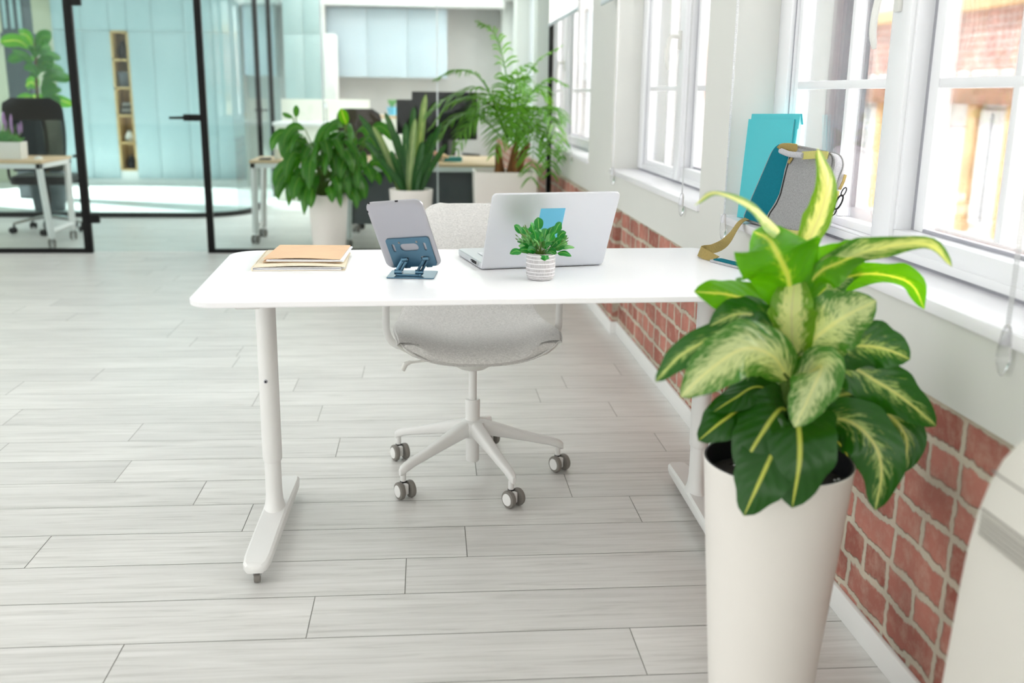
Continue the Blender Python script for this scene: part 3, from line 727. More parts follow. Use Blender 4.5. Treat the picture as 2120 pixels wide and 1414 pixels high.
def office_chair():
    t = thing('swivel_chair', 'light grey upholstered shell chair with white five-star base behind the desk', 'chair', (.146, 3.155, 0), math.radians(2))
    sec = [(-.262, .452, .205, .050), (-.255, .468, .240, .060), (-.225, .476, .253, .062), (-.12, .470, .258, .058), (.02, .458, .255, .055), (.12, .460, .246, .05), (.185, .492, .232, .045),
           (.222, .55, .216, .042), (.244, .62, .202, .042), (.262, .70, .188, .04), (.285, .78, .172, .036), (.305, .835, .152, .03), (.317, .862, .125, .022), (.324, .876, .09, .012)]
    path = cr([(0, s[0], s[1]) for s in sec], 40); hw = cr([(s[2], s[3], 0) for s in sec], 40)
    rows = []
    K = 17
    for i, p in enumerate(path):
        tg = (path[min(i+1, 40)]-path[max(i-1, 0)]).normalized(); up = Vector((0, -tg.z, tg.y))
        if i < 4: up = (up*.4+Vector((0, 0, 1))).normalized()
        r = []
        for j in range(K):
            u = -1+2*j/(K-1); su = math.sin(u*PI/2)*.35+u*.65
            r.append(Vector((su*hw[i].x, p.y, p.z))+up*(hw[i].y*abs(u)**2.4))
        rows.append(r)
    sheet(rows, .002, .030, SEAT).build('cushion', t)
    sheet(rows, -.002, -.012, PLAS).build('shell', t)
    # piping seam round the cushion
    loop = [rows[i][0] for i in range(41)]+[rows[40][j] for j in range(1, K)]+[rows[i][K-1] for i in range(39, -1, -1)]+[rows[0][j] for j in range(K-2, 0, -1)]
    MB().tube(loop, .0032, SEAT, 6, closed=True).build('piping', t)
    # armrests: bent tube from under the shell, up and back
    for s in (-1, 1):
        pts = cr([(s*.10, .0, .438), (s*.19, -.005, .442), (s*.255, -.01, .462), (s*.279, -.015, .502), (s*.281, -.02, .56), (s*.281, -.02, .63), (s*.280, .0, .668), (s*.276, .05, .678), (s*.266, .15, .676), (s*.246, .225, .655)], 40)
        MB().tube(pts, .0095, POWDER, 10, flat=(.8, 1.25)).build('armrest', t)
    # tilt mechanism
    b = MB()
    b.grid([[(rx*math.cos(2*PI*j/20), .01+ry*math.sin(2*PI*j/20), z) for j in range(20)] for rx, ry, z in ((.022, .022, .366), (.045, .05, .373), (.085, .09, .397), (.13, .135, .425), (.15, .17, .452))], PLAS, closed_u=True, cap=True)
    mech = b.build('tilt_mechanism', t)
    b = MB().tube([(-.08, -.06, .425), (-.205, -.09, .420)], .004, PLAS, 8); b.tube([(-.205, -.09, .422), (-.222, -.092, .416), (-.232, -.094, .396)], [.006, .009, .008], PLAS, 10); b.build('height_lever', mech)
    MB().cyl((0, 0, .255), (0, 0, .40), .0135, POWDER, 18).build('gas_column', t)
    # five star base
    b = MB()
    b.lathe([(.024, .15), (.0245, .262), (.0225, .266)], POWDER, n=24)
    b.lathe([(.020, .048), (.0225, .052), (.0225, .15)], POWDER, n=24)
    b.lathe([(.028, .135), (.042, .15), (.046, .17), (.040, .188), (.026, .196)], POWDER, n=24)
    a0 = math.radians(2)
    ends = []
    for k in range(5):
        a = a0+k*2*PI/5; d = Vector((math.cos(a), math.sin(a), 0)); s = Vector((-d.y, d.x, 0)); rows = []
        for r, zc, w, h in ((.01, .168, .044, .052), (.04, .166, .046, .052), (.075, .158, .043, .048), (.13, .143, .037, .040), (.20, .124, .032, .032), (.26, .109, .028, .028), (.288, .100, .026, .030), (.303, .092, .022, .030), (.312, .088, .010, .022)):
            c = d*r; hw_, hh = w/2, h/2
            rows.append([c+s*(hw_*math.copysign(abs(math.cos(q))**.6, math.cos(q)))+Vector((0, 0, zc+hh*math.copysign(abs(math.sin(q))**.6, math.sin(q)))) for q in [2*PI*j/14 for j in range(14)]])
        b.grid(rows, POWDER, closed_u=True, cap=True)
        ends.append(d*.296)
    b.build('base', t)
    for k, e in enumerate(ends):
        c = MB(); castor(c, e, math.radians((30, 36, 24, 28, 34)[k]), ztop=.083); c.build('castor', t)
office_chair()

# ------------------------------------------------------------------ laptop
def laptop():
    rz = math.radians(12.5)
    t = thing('laptop', 'large silver laptop standing open on desk with a blue card on its lid', 'laptop', (.160, 2.925, .7405), rz)
    w, d = .392, .285
    b = MB(); b.prism(rrect(w, d, .012, 5, w/2, d/2), .021, ALU, Matrix.Translation((0, 0, .002)), bev=.003)
    body = b.build('base', t)
    b = MB()
    for i in range(4): b.box((-.0005, .062+i*.013, .012), (.003, .0075, .0085), DARKP)
    b.box((-.0005, .116, .013), (.003, .003, .004), DARKP); b.box((-.0005, .04, .012), (.003, .011, .009), CHROME)
    b.build('port', body)
    b = MB()
    for r in range(5):
        for k in range(14): b.box((.045+k*.0232, .075+r*.0225, .0245), (.019, .018, .003), ALUL, .001, 1)
    b.build('keyboard', body)
    MB().box((w/2, .235, .0234), (.10, .06, .001), ALUL).build('trackpad', body)
    a = math.radians(27); L = .258
    M = Matrix.Translation((0, .006, .021)) @ Matrix.Rotation(-a+PI/2, 4, 'X').inverted()
    # lid frame: local u along x, v up along the lid
    Ml = Matrix(((1, 0, 0, 0), (0, -math.sin(a), -math.cos(a), .007), (0, math.cos(a), -math.sin(a), .010), (0, 0, 0, 1)))
    b = MB(); b.prism(rrect(w, L, [.006, .006, .014, .014], 5, w/2, L/2), .0085, ALUL, Ml, bev=.002)
    lid = b.build('lid', t)
    MB().prism(rrect(w-.03, L-.035, .002, 2, w/2, L/2+.004), .0006, SCREEN, Ml @ Matrix.Translation((0, 0, -.0008))).build('screen', lid)
    MB().prism(rrect(.076, .115, .001, 2, .190, .150), .0006, SKYBL, Ml @ Matrix.Translation((0, 0, .0087))).build('sticker', lid)['label'] = 'blue card on the lid'
    t.location = (.1484, 2.713, .7775); t.scale = (.9275,)*3  # desk top and items on it scaled about the camera, baked as plain numbers
    MB().cyl((.05, .006, .020), (w-.05, .006, .020), .0055, ALU, 12).build('hinge', t)
laptop()

# ------------------------------------------------------------------ tablet on its folding stand
def tablet():
    w = Vector((.17, -.072, .02)).normalized(); h0 = Vector((-.070, -.080, .2)); h = (h0-w*h0.dot(w)).normalized(); n = w.cross(h).normalized()
    if n.y > 0: n = -n                                                   # towards the back of the tablet
    c = Vector((-.066, 2.785, .866))
    def fr(o): return Matrix(((w.x, h.x, n.x, o.x), (w.y, h.y, n.y, o.y), (w.z, h.z, n.z, o.z), (0, 0, 0, 1)))
    base = Vector((-.053, 2.832, .7405))
    F = Matrix.Translation(-base) @ fr(c)
    t = thing('tablet', 'grey tablet leaning in a blue stand, its back to the camera', 'tablet', base)
    b = MB(); TW, TH = .172, .222
    rows = []
    for z, k in ((-.0055, .004), (-.0045, .0012), (-.002, 0), (.001, .001), (.0035, .006), (.0045, .014), (.0048, .024)):
        rows.append([F @ Vector((x, y, z)) for x, y in rrect(TW-2*k, TH-2*k, max(.022-k*.6, .008), 8)])
    b.grid(rows, TABM, closed_u=True, cap=True)
    bd = b.build('body', t)
    MB().prism(rrect(TW-.012, TH-.012, .014, 6), .0004, SCREEN, F @ Matrix.Translation((0, 0, -.006))).build('screen', bd)
    b = MB(); b.box((-TW/2+.014, TH/2-.0022, .0012), (.005, .005, .003), DARKP, .001, rot=Matrix()); b.box((.012, TH/2-.0015, .001), (.009, .004, .003), DARKP, rot=Matrix()); b.box((-TW/2+.003, TH/2-.028, .0012), (.003, .006, .003), DARKP, rot=Matrix())
    b.bm.transform(F); b.build('button', bd)
    # stand
    s = thing('tablet_stand', 'blue grey metal folding stand holding the tablet on the desk', 'stand', base)
    PW, PH = .134, .098
    Fp = F @ Matrix.Translation((.008, -.056, .0052))
    slot = lambda x, y, rx, ry, a: [(x+u*math.cos(a)-v*math.sin(a), y+u*math.sin(a)+v*math.cos(a)) for u, v in rrect(rx*2, ry*2, min(rx, ry)*.98, 5)]
    holes = [slot(0, .018, .028, .0125, 0), slot(-.048, .018, .0042, .013, 0), slot(.048, .018, .0042, .013, 0), slot(-.022, -.020, .0085, .005, 0), slot(.034, -.020, .0095, .006, 0)]
    b = MB(); b.prism(rrect(PW, PH, .009, 5), .003, BLUEM, Fp, holes=holes)
    pl = b.build('back_plate', s)
    b = MB()
    for x in (-.027, .027): b.lathe([(.0006, 0), (.0032, 0), (.003, .001), (.0006, .0012)], GREYP, (x, .035, .003), 12)
    b.bm.transform(Fp); b.build('rivet', pl)
    b = MB()
    for x in (-.026, .042): b.box((x, -PH/2-.001, -.006), (.018, .004, .022), BLUEM, .001); b.box((x, -PH/2+.004, -.0165), (.018, .012, .003), BLUEM, .001)
    b.bm.transform(Fp); b.build('ledge_hook', pl)
    rzb = math.radians(-6); R = Matrix.Rotation(rzb, 4, 'Z')
    b = MB(); b.prism(rrect(.136, .122, .006, 4), .0032, BLUEM, R @ Matrix.Translation((.008, .012, 0)), bev=.001); b.build('base_plate', s)
    b = MB(); b.prism(rrect(.075, .026, .012, 6), .005, BLUEM, R @ Matrix.Translation((0, -.012, .0033)), bev=.001)
    # arms from the base bracket up to the plate
    for x in (-.030, .030):
        lo = R @ Vector((x, -.012, .013)); hi = Fp @ Vector((x+.006-(.002 if x < 0 else -.004), -.022, .004))
        d = (hi-lo); q = R.to_3x3() @ Vector((1, 0, 0))
        b.cyl(lo-q*.011, lo+q*.011, .0075, BLUEM, 14); b.cyl(hi-w*.009, hi+w*.009, .0062, BLUEM, 14)
        for o in (-.0055, .0055): b.tube([lo+q*o, lo+q*o+d], .0048, BLUEM, 8, flat=(.6, 1.2))
        b.cyl(lo+q*.011, lo+q*.0135, .0035, CHROME, 10); b.cyl(hi+w*.009, hi+w*.0108, .003, CHROME, 10)
    b.build('arm', s)
    for o in (t, s): o.location = (-.0492, 2.627, .7775); o.scale = (.9275,)*3
tablet()

# ------------------------------------------------------------------ folders on the desk
def paper_stack(b, w, d, z, n, rnd, m, th=.0011, cx=0, cy=0, jit=.006):
    for i in range(n):
        b.box((cx+rnd.uniform(-jit, jit), cy+rnd.uniform(-jit, jit), z+i*th*1.3), (w, d, th), m, rot=rnd.uniform(-.02, .02))
def curved_sheet(b, w, d, z0, lift, th, m, cx=0, cy=0, ph=0):
    """thin card whose front edge bows up by lift"""
    rows = []
    for i in range(9):
        v = i/8
        for_row = []
        for j in range(13):
            u = j/12
            for_row.append((cx-w/2+w*u, cy-d/2+d*v, z0+lift*(math.sin(PI*(u*.9+.05+ph)))**2*(1-v)**1.5))
        rows.append(for_row)
    up = [[(x, y, z+th) for x, y, z in r] for r in rows]
    b.grid(rows, m); b.grid(up, m)
    edge = lambda R: R[0]+[r[-1] for r in R[1:]]+R[-1][-2::-1]+[r[0] for r in R[-2:0:-1]]
    b.grid([edge(rows), edge(up)], m, closed_u=True, smooth=False)
def folders():
    rnd = random.Random(4)
    t = thing('manila_folder', 'cream folder stuffed with papers, lying under the tan folder on the desk', 'folder', (-.355, 2.861, .7775), math.radians(1.5)); t.scale = (.9275,)*3
    b = MB(); curved_sheet(b, .27, .335, .0, .0, .0012, MANILA); b.build('back_cover', t)
    b = MB(); paper_stack(b, .255, .322, .0022, 5, rnd, PAPER); b.build('papers', t)
    b = MB(); curved_sheet(b, .265, .33, .0098, .004, .0012, MANILA, .003, .003); b.build('front_cover', t)
    b = MB(); b.tube([(-.1345, -.167, .0055), (-.1345, .167, .0055)], .0055, MANILA, 10, flat=(.45, 1)); b.build('spine', t)
    t = thing('tan_folder', 'tan card folder holding white paper, lying on top of cream folder', 'folder', (-.345, 2.898, .7912), math.radians(-2)); t.scale = (.9275,)*3
    b = MB(); curved_sheet(b, .232, .29, .0, .0, .0011, KRAFT); b.build('back_cover', t)
    b = MB(); paper_stack(b, .226, .288, .0019, 4, rnd, PAPER, jit=.004, cx=.006, cy=-.002); b.build('papers', t)
    b = MB(); curved_sheet(b, .23, .285, .0082, .0035, .0011, KRAFT, 0, .004, .02); b.build('front_cover', t)
folders()

# ------------------------------------------------------------------ leaves
def blade(b, pts, width, m, ref=(-.33, -.86, .38), tilt=0.0, wave=.2, fold=.12, nv=18, nu=8, shape=(.75, .62), th=0.0012, side=None, curl=0.0, rag=0.0):
    """leaf blade grid: midrib pts, full width, face turned to ref then rolled by tilt degrees"""
    P = cr(pts, nv); ref = Vector(ref).normalized(); rows = []
    ea, eb = shape; mx = (ea/(ea+eb))**ea*(eb/(ea+eb))**eb
    ps = None; ph = (pts[0][0]*91+pts[-1][2]*57) % 6.28
    for i, p in enumerate(P):
        t = (P[min(i+1, nv)]-P[max(i-1, 0)]).normalized()
        s = t.cross(ref) if side is None else Vector(side)-t*Vector(side).dot(t)
        if s.length < 1e-4: s = ps or Vector((1, 0, 0))
        s.normalize()
        if ps is not None and s.dot(ps) < 0: s = -s
        if ps is not None: s = (s*.5+ps*.5); s = (s-t*s.dot(t)).normalized()
        ps = s.copy()
        s = Matrix.Rotation(math.radians(tilt), 3, t) @ s
        nn = s.cross(t).normalized()
        v = i/nv; wv = width/2*((v**ea)*((1-v)**eb)/mx if 0 < v < 1 else 0.0)*(1+rag*(math.sin(v*19+ph)+.7*math.sin(v*33+2*ph)))+.0007
        row = []
        for j in range(2*nu+1):
            u = -1+j/nu
            dz = -fold*abs(u)*wv + wave*wv*.32*math.sin(v*11+ph+(1.4 if u > 0 else 0))*u*u + curl*wv*u*u
            row.append(p+s*(u*wv)+nn*dz)
        rows.append(row)
    b.grid(rows, m)
    return b

def mini_plant():
    t = thing('potted_herb', 'tiny green plant in a woven grey and white pot, standing before the laptop', 'potted plant', (.2977, 2.577, .7775)); t.scale = (.9275,)*3
    wv, N, Lk = newmat('woven_pot'); bs = N['Principled BSDF']; bs.inputs['Roughness'].default_value = .7
    uv = N.new('ShaderNodeUVMap'); mp = N.new('ShaderNodeMapping'); mp.inputs['Scale'].default_value = (80, 15, 1); Lk.new(uv.outputs[0], mp.inputs[0])
    br = N.new('ShaderNodeTexBrick'); br.inputs['Scale'].default_value = 1; br.inputs['Brick Width'].default_value = .62; br.inputs['Row Height'].default_value = 1.0; br.inputs['Mortar Size'].default_value = .14; br.inputs['Mortar Smooth'].default_value = .4
    br.inputs['Color1'].default_value = srgb(140, 136, 138); br.inputs['Color2'].default_value = srgb(186, 182, 184); br.inputs['Mortar'].default_value = srgb(240, 238, 240); br.offset = .3
    Lk.new(mp.outputs[0], br.inputs['Vector']); Lk.new(br.outputs['Color'], bs.inputs['Base Color'])
    bp = N.new('ShaderNodeBump'); bp.inputs['Strength'].default_value = .6; bp.inputs['Distance'].default_value = .002; bp.invert = True; Lk.new(br.outputs['Fac'], bp.inputs['Height']); Lk.new(bp.outputs[0], bs.inputs['Normal'])
    MB().lathe([(.030, .0), (.036, .002), (.0405, .012), (.0418, .03), (.0416, .055), (.0405, .074), (.0385, .076), (.037, .073), (.036, .060)], wv, n=40, cap=True).build('pot', t)
    MB().lathe([(.001, .064), (.0365, .062)], SOIL, n=20).build('soil', t)
    rnd = random.Random(12)
    for i in range(54):
        a = rnd.uniform(0, 2*PI); el = rnd.uniform(.15, 1.45); L = rnd.uniform(.034, .052); r0 = rnd.uniform(.002, .02)
        if i < 9: a = rnd.uniform(PI*1.05, PI*1.95); el = rnd.uniform(.0, .6)
        d = Vector((math.cos(a)*math.cos(el), math.sin(a)*math.cos(el), math.sin(el)))
        o = Vector((math.cos(a)*r0, math.sin(a)*r0, .076))+d*rnd.uniform(.008, .07)*(1 if el > .5 else .75)
        o.z = max(o.z, .074)
        tip = o+d*L+Vector((0, 0, -.008))
        mid = (o+tip)/2+Vector((0, 0, .006))
        b = blade(MB(), [o, mid, tip], rnd.uniform(.019, .027), L_MINI if rnd.random() < .7 else L_MINIP, ref=(rnd.uniform(-.5, .5), -.7, .7), tilt=rnd.uniform(-35, 35), wave=.1, nv=8, nu=3, fold=.3, shape=(.6, .8))
        b.tube([Vector((0, 0, .062)), (o+Vector((0, 0, .062)))/2+Vector((0, 0, .004)), o], .0008, STEMG, 5)
        b.build('leaf', t)
    for i in range(13):
        side = -1 if i < 9 else 1
        a = (PI+rnd.uniform(-.5, .6)) if side < 0 else rnd.uniform(-.5, .5); el = rnd.uniform(.35, 1.15)
        d = Vector((math.cos(a)*math.cos(el), math.sin(a)*math.cos(el)*.7, math.sin(el))); L = rnd.uniform(.05, .085) if i < 9 else rnd.uniform(.05, .07)
        o = Vector((side*.010, 0, .07)); e = o+d*L+Vector((0, 0, .012))
        b = MB(); b.tube(cr([o, o+d*L*.5+Vector((0, 0, .008)), e], 6), .0006, STEMG, 5)
        dd = (e-o).normalized(); b.tube([e-dd*.002, e+dd*.003, e+dd*.009], [.0008, .0019, .0004], STEMG, 6)
        for q in range(3):
            f = .35+.18*q; p = o+(e-o)*f; v = (dd+Vector((rnd.uniform(-.8, .8), rnd.uniform(-.8, .2), rnd.uniform(-.1, .6)))).normalized()
            blade(b, [p, p+v*.008, p+v*.017], .0035, L_MINIP, nv=5, nu=1)
        b.build('sprig', t)
mini_plant()
# ------------------------------------------------------------------ big variegated plant in the foreground
def dieff():
    ox, oy = .667, 1.739
    t = thing('potted_dieffenbachia', 'large variegated leafy plant in tall white planter, nearest to the camera', 'potted plant', (ox, oy, 0))
    MB().lathe([(.092, .0), (.096, .004), (.1405, .575), (.1415, .578), (.1400, .580), (.1392, .578), (.133, .50)], POTW, n=64, cap=True).build('planter', t)
    b = MB().lathe([(.1395, .5805), (.1372, .5815), (.1355, .580), (.1335, .52)], LINER, n=56, cap=False)
    b.build('liner', t, fix=False)
    b = MB(); rnd = random.Random(5)
    b.lathe([(.001, .546), (.06, .545), (.1345, .535)], SOIL, n=30, cap=False)
    for i in range(70):
        a, r = rnd.uniform(0, 6.28), rnd.uniform(.02, .125); s = rnd.uniform(.003, .008)
        b.box((r*math.cos(a), r*math.sin(a), .546-r*.07), (s, s*1.3, s), SOIL if i % 5 else PAPER, s*.3, 1, rot=a)
    b.build('soil', t)
    O = Vector((ox, oy, 0))
    MB().tube(cr([(-.012, .0, .535), (-.008, .0, .62), (-.002, -.002, .72), (.004, 0, .83), (.012, .01, .92)], 16), [.0135]*6+[.0125]*5+[.011, .010, .009, .008, .007, .006], STEMG, 12).build('stem', t)
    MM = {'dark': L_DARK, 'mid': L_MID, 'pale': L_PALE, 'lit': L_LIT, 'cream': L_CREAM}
    for pts, w, tilt, wv, kind in DIEFF:
        P = [Vector(p)-O for p in pts]
        b = blade(MB(), P, w*1.08, MM[kind], ref=(-.36, -.86, .36), tilt=tilt, wave=wv*1.7, fold=.16, nv=26, nu=6, shape=(.56, .68), rag=.045)
        # petiole from the stem
        base = P[0]; zz = max(.56, base.z-.07)
        st = Vector((-.008+.02*(zz-.55), 0, zz))
        b.tube(cr([st, (st+base)/2+Vector((0, 0, .006)), base, P[0]+(P[1]-P[0])*.35], 8), [.006, .0058, .0055, .005, .0046, .004, .0034, .0028, .002], STEMG, 8)
        b.build('leaf', t, fix=False)
dieff()

# ------------------------------------------------------------------ slim white appliance at the right edge
def appliance():
    t = thing('air_conditioner', 'white slim portable air conditioner with rounded top, at lower right photo edge', 'air conditioner', (.90, .93, 0))
    half = [(.400, .02), (.404, .10), (.403, .25), (.400, .354), (.393, .45), (.386, .542), (.378, .61), (.366, .665), (.346, .72), (.322, .765), (.295, .797), (.262, .822), (.225, .838), (.17, .846), (.08, .848)]
    ol = [(y, z) for y, z in half]+[(-y, z) for y, z in reversed(half)]
    M = Matrix(((0, 0, 1, -.1), (1, 0, 0, 0), (0, 1, 0, 0), (0, 0, 0, 1)))
    MB().prism(ol, .195, ACM, M, bev=.016, smooth=True).build('housing', t)
    b = MB(); b.lohi((-.1012, -.33, .634), (-.098, .345, .678), GREYP, .0004, 1)
    for i in range(6): b.lohi((-.106, -.33, .6372+i*.0071), (-.099, .342, .6400+i*.0071), ACM, .001, 1)
    b.build('grille', t)
    b = MB(); b.lohi((-.1008, -.33, .738), (-.098, .335, .7405), GREYP); b.build('seam', t)
    b = MB(); b.lohi((-.1035, -.28, .752), (-.098, .255, .80), PLAS, .003); b.lohi((-.104, -.2, .765), (-.1005, .19, .785), GREYP, .001); b.build('control_panel', t)
    b = MB()
    for y in (-.33, .33): b.box((0, y, .011), (.16, .03, .022), DARKP, .004)
    b.build('foot', t)
appliance()
o = MB().tube(cr([(.36, 1.86, .004), (.43, 1.80, .004), (.50, 1.755, .004), (.53, 1.747, .004), (.562, 1.745, .004)], 16), .0035, mat('blue_cable', srgb(96, 98, 150), .5), 8).build('power_cable')
tag(o, 'thin blue grey cable on the floor beside the foreground planter', 'cable')

# ------------------------------------------------------------------ things on the near sill
def bilin(c, u, v):
    bl, br, tr, tl = c
    return bl*(1-u)*(1-v)+br*u*(1-v)+tr*u*v+tl*(1-u)*v
def files():
    base = Vector((1.075, 3.15, .862))
    bl, tl, tr = Vector((1.035, 3.25, .863)), Vector((1.084, 3.20, 1.183)), Vector((1.164, 3.0, 1.188))
    e1 = (tr-tl).normalized(); e2 = (tl-bl); e2 = (e2-e1*e2.dot(e1)).normalized(); nn = e2.cross(e1).normalized()
    if nn.x < 0: nn = -nn
    wd, ht = .215, .322
    def fr(o): return Matrix(((e1.x, e2.x, nn.x, o.x), (e1.y, e2.y, nn.y, o.y), (e1.z, e2.z, nn.z, o.z), (0, 0, 0, 1)))
    F = fr(bl-base)
    t = thing('document_folder', 'flat turquoise card folder leaning at the window behind the shoulder bag', 'folder', base)
    b = MB(); b.prism([(0, 0), (wd, 0), (wd, ht), (0, ht)], .0018, FOLD, F); b.build('front_cover', t)
    b = MB(); b.prism([(.003, .002), (wd-.003, .002), (wd-.003, ht-.004), (.003, ht-.004)], .003, PAPER, F @ Matrix.Translation((0, 0, .002))); b.build('papers', t)
    b = MB(); b.prism([(0, 0), (wd, 0), (wd, ht), (0, ht)], .0015, FOLD, F @ Matrix.Translation((0, 0, .0052))); b.build('back_cover', t)
    t = thing('box_file', 'turquoise box file with a flap lid, rearmost by the window behind the flat folder', 'folder', base)
    G = F @ Matrix.Translation((.006, .0, .0085))
    w2, h2, d2 = .222, .338, .013
    b = MB(); b.prism(rrect(w2, h2, .001, 1, w2/2, h2/2), d2, FOLDL, G); b.build('box', t)
    b = MB(); b.prism([(0, 0), (w2, 0), (w2, h2), (0, h2)], .0014, FOLD, G @ Matrix.Translation((0, 0, -.0016))); b.build('cover', t)
    # folded flap over the top edge, open like a tent at the end
    a, c, d = G @ Vector((0, h2+.001, -.0016)), G @ Vector((w2+.006, h2+.001, -.0016)), G @ Vector((0, h2-.05, -.0022))
    b = MB()
    R = [[G @ Vector((x, h2-.045, -.0032)), G @ Vector((x, h2+.0012, -.003)), G @ Vector((x, h2+.002, .004)), G @ Vector((x, h2-.03, d2+.0012))] for x in (.0, w2+.006)]
    b.grid(R, FOLD, smooth=False); b.build('flap', t)
files()

def bag():
    base = Vector((1.06, 2.90, .862))
    C = [Vector((1.013, 3.135, .868))-base, Vector((1.072, 2.715, .868))-base, Vector((1.128, 2.68, 1.104))-base, Vector((1.080, 3.06, 1.122))-base]
    nn = (C[3]-C[0]).cross(C[1]-C[0]).normalized()
    if nn.x > 0: nn = -nn                                              # outwards, into the room
    t = thing('shoulder_bag', 'grey and teal laptop bag leaning on the near window sill', 'bag', base)
    def P(u, v, o=0.0):
        return bilin(C, u, v)+nn*o
    ol = rrect(1.0, 1.0, [.07, .07, .16, .16], 7, .5, .5)
    b = MB(); cx = (.5, .5)
    def ring(s, off): return [P(.5+(x-.5)*s, .5+(y-.5)*s, off) for x, y in ol]
    b.grid([ring(.05, .0105), ring(.4, .010), ring(.75, .007), ring(.93, .002), ring(.985, -.004)], BAGG, closed_u=True, cap=True).grid([ring(.985, -.004), ring(1.0, -.010), ring(1.005, -.026), ring(1.0, -.042), ring(.985, -.047), ring(.9, -.049), ring(.05, -.050)], BAGL, closed_u=True, cap=True)
    body = b.build('body', t)
    bulge = lambda u, v: .0035+.0085*(1-max(abs(u-.5), abs(v-.5))**2*3.6)
    seam = [(.415, 0), (.41, .08), (.425, .18), (.47, .30), (.475, .42), (.44, .58), (.40, .75), (.365, .9), (.345, 1)]
    def sx(v):
        for (a, va), (c, vc) in zip(seam, seam[1:]):
            if va <= v <= vc: return a+(c-a)*(v-va)/(vc-va)
        return .4
    def edge(v):
        k = .03
        if v > .84: k = .03+.13*(1-math.sqrt(max(0, 1-((v-.84)/.16)**2)))
        if v < .07: k = .03+.05*(1-math.sqrt(max(0, 1-((.07-v)/.07)**2)))
        return k
    def panel(f0, f1, m, name):
        rows = []
        for i in range(25):
            v = .025+.945*i/24
            a, c = f0(v), f1(v)
            rows.append([P(a+(c-a)*j/12, v, bulge(a+(c-a)*j/12, v)-(0.003 if j in (0, 12) else 0)) for j in range(13)])
        MB().grid(rows, m).build(name, t)
    panel(edge, lambda v: sx(v)-.004, TEALF, 'teal_panel')
    panel(lambda v: sx(v)+.004, lambda v: 1-edge(v), BAGG, 'grey_panel')
    b = MB(); b.tube([P(sx(v), v, bulge(sx(v), v)-.003) for v in [.025+.945*i/30 for i in range(31)]], .0042, DARKP, 6); b.build('seam', t)
    b = MB(); b.tube([P(.5+(x-.5)*.985, .5+(y-.5)*.985, -.003) for x, y in ol], .0025, BAGG, 6, closed=True); b.build('piping', t)
    b = MB(); b.tube([P(.5+(x-.5)*1.006, .5+(y-.5)*1.006, -.027) for x, y in ol], .0026, BAGG, 6, closed=True); b.build('zip', t)
    sd = (C[3]-C[0]).normalized(); hd = (C[1]-C[0]).normalized()
    b = MB(); b.tube(cr([P(.31, .90, .030), P(.48, .885, .034), P(.68, .90, .032)], 12), .0085, BAGL, 12); hnd = b.build('handle_grip', t)
    b = MB(); b.ribbon(cr([P(.43, .972, .008), P(.36, .965, .017), P(.30, .945, .026), P(.285, .915, .030), P(.32, .897, .030)], 14), nn*.4+sd*.6-hd*.6, .024, .002, STRAP); b.build('handle_strap', t)
    b = MB(); b.ribbon(cr([P(.66, .90, .032), P(.73, .915, .031), P(.82, .945, .022), P(.90, .96, .008)], 14), nn*.2+sd*.9-hd*.2, .022, .002, STRAPG); b.build('handle_strap', t)
    b = MB(); b.box((0, 0, 0), (.016, .002, .02), STRAP, .0006, 1); b.bm.transform(Matrix.Translation(P(.42, .82, .012)) @ Matrix(((hd.x, -nn.x, sd.x, 0), (hd.y, -nn.y, sd.y, 0), (hd.z, -nn.z, sd.z, 0), (0, 0, 0, 1))) @ Matrix.Rotation(.5, 4, 'Y')); b.build('tag', t)
    # near end: zip pulls, carabiner, lime strap running under the front
    e = P(1.0, .80, -.04); b = MB(); b.ribbon([e+hd*.004, e+hd*.010-sd*.02, e+hd*.010-sd*.045], nn, .008, .003, STRAP); b.ribbon([e+hd*.006-sd*.05, e+hd*.014-sd*.065, e+hd*.013-sd*.09], nn, .008, .003, STRAPG); b.build('zip_pull', t)
    b = MB(); e = P(1.0, .56, -.046)+hd*.016
    def link(c, rx, rz_, r):
        b.tube([c+nn*(rx*math.cos(q))+sd*(rz_*math.sin(q)) for q in [2*PI*i/18 for i in range(18)]], r, DARKP, 7, closed=True)
    link(e+sd*.012, .006, .013, .0019); link(e-sd*.02, .009, .022, .0026); link(e-sd*.05, .005, .010, .0019); b.build('carabiner', t)
    q = e-sd*.058
    b = MB(); b.ribbon(cr([q, P(1.015, .22, -.006), P(.985, .07, .006), P(.93, .02, .012), P(.80, .0, .013), P(.66, -.005, .010)], 22), sd*.8+hd*.4, .02, .002, STRAPG); b.build('strap_end', t)
    # long strap spilling over the sill on to the desk
    pts = [Vector(p)-base for p in ((1.026, 3.09, .88), (.995, 3.08, .868), (.957, 3.04, .838), (.918, 2.995, .812), (.882, 2.97, .800), (.852, 2.975, .7935), (.833, 2.96, .794), (.828, 2.926, .794), (.839, 2.894, .789), (.855, 2.861, .785))]
    path = cr(pts, 44)
    sides = []
    for i in range(45):
        f = i/44; sides.append(Vector((.15, 1, .15)).lerp(Vector((.4, .1, 1)), min(1, max(0, (f-.2)/.4))) if f < .8 else Vector((.4, .1, 1)).lerp(Vector((1, .35, .35)), (f-.8)/.2))
    b = MB(); b.ribbon(path, sides, .030, .0018, STRAP); b.build('strap', t)
    d = Vector((.908, 2.725, .7785))-Vector((.854, 2.866, .7785)); L = d.length; d.normalize(); s = Vector((d.y, -d.x, 0)); z = Vector((0, 0, 1))
    o = Vector((.854, 2.866, .7775))-base
    F = Matrix(((d.x, s.x, 0, o.x), (d.y, s.y, 0, o.y), (0, 0, 1, o.z), (0, 0, 0, 1)))
    b = MB(); b.prism(rrect(L, .048, .012, 5, L/2, 0), .006, BAGL, F, bev=.0015); pad = b.build('shoulder_pad', t)
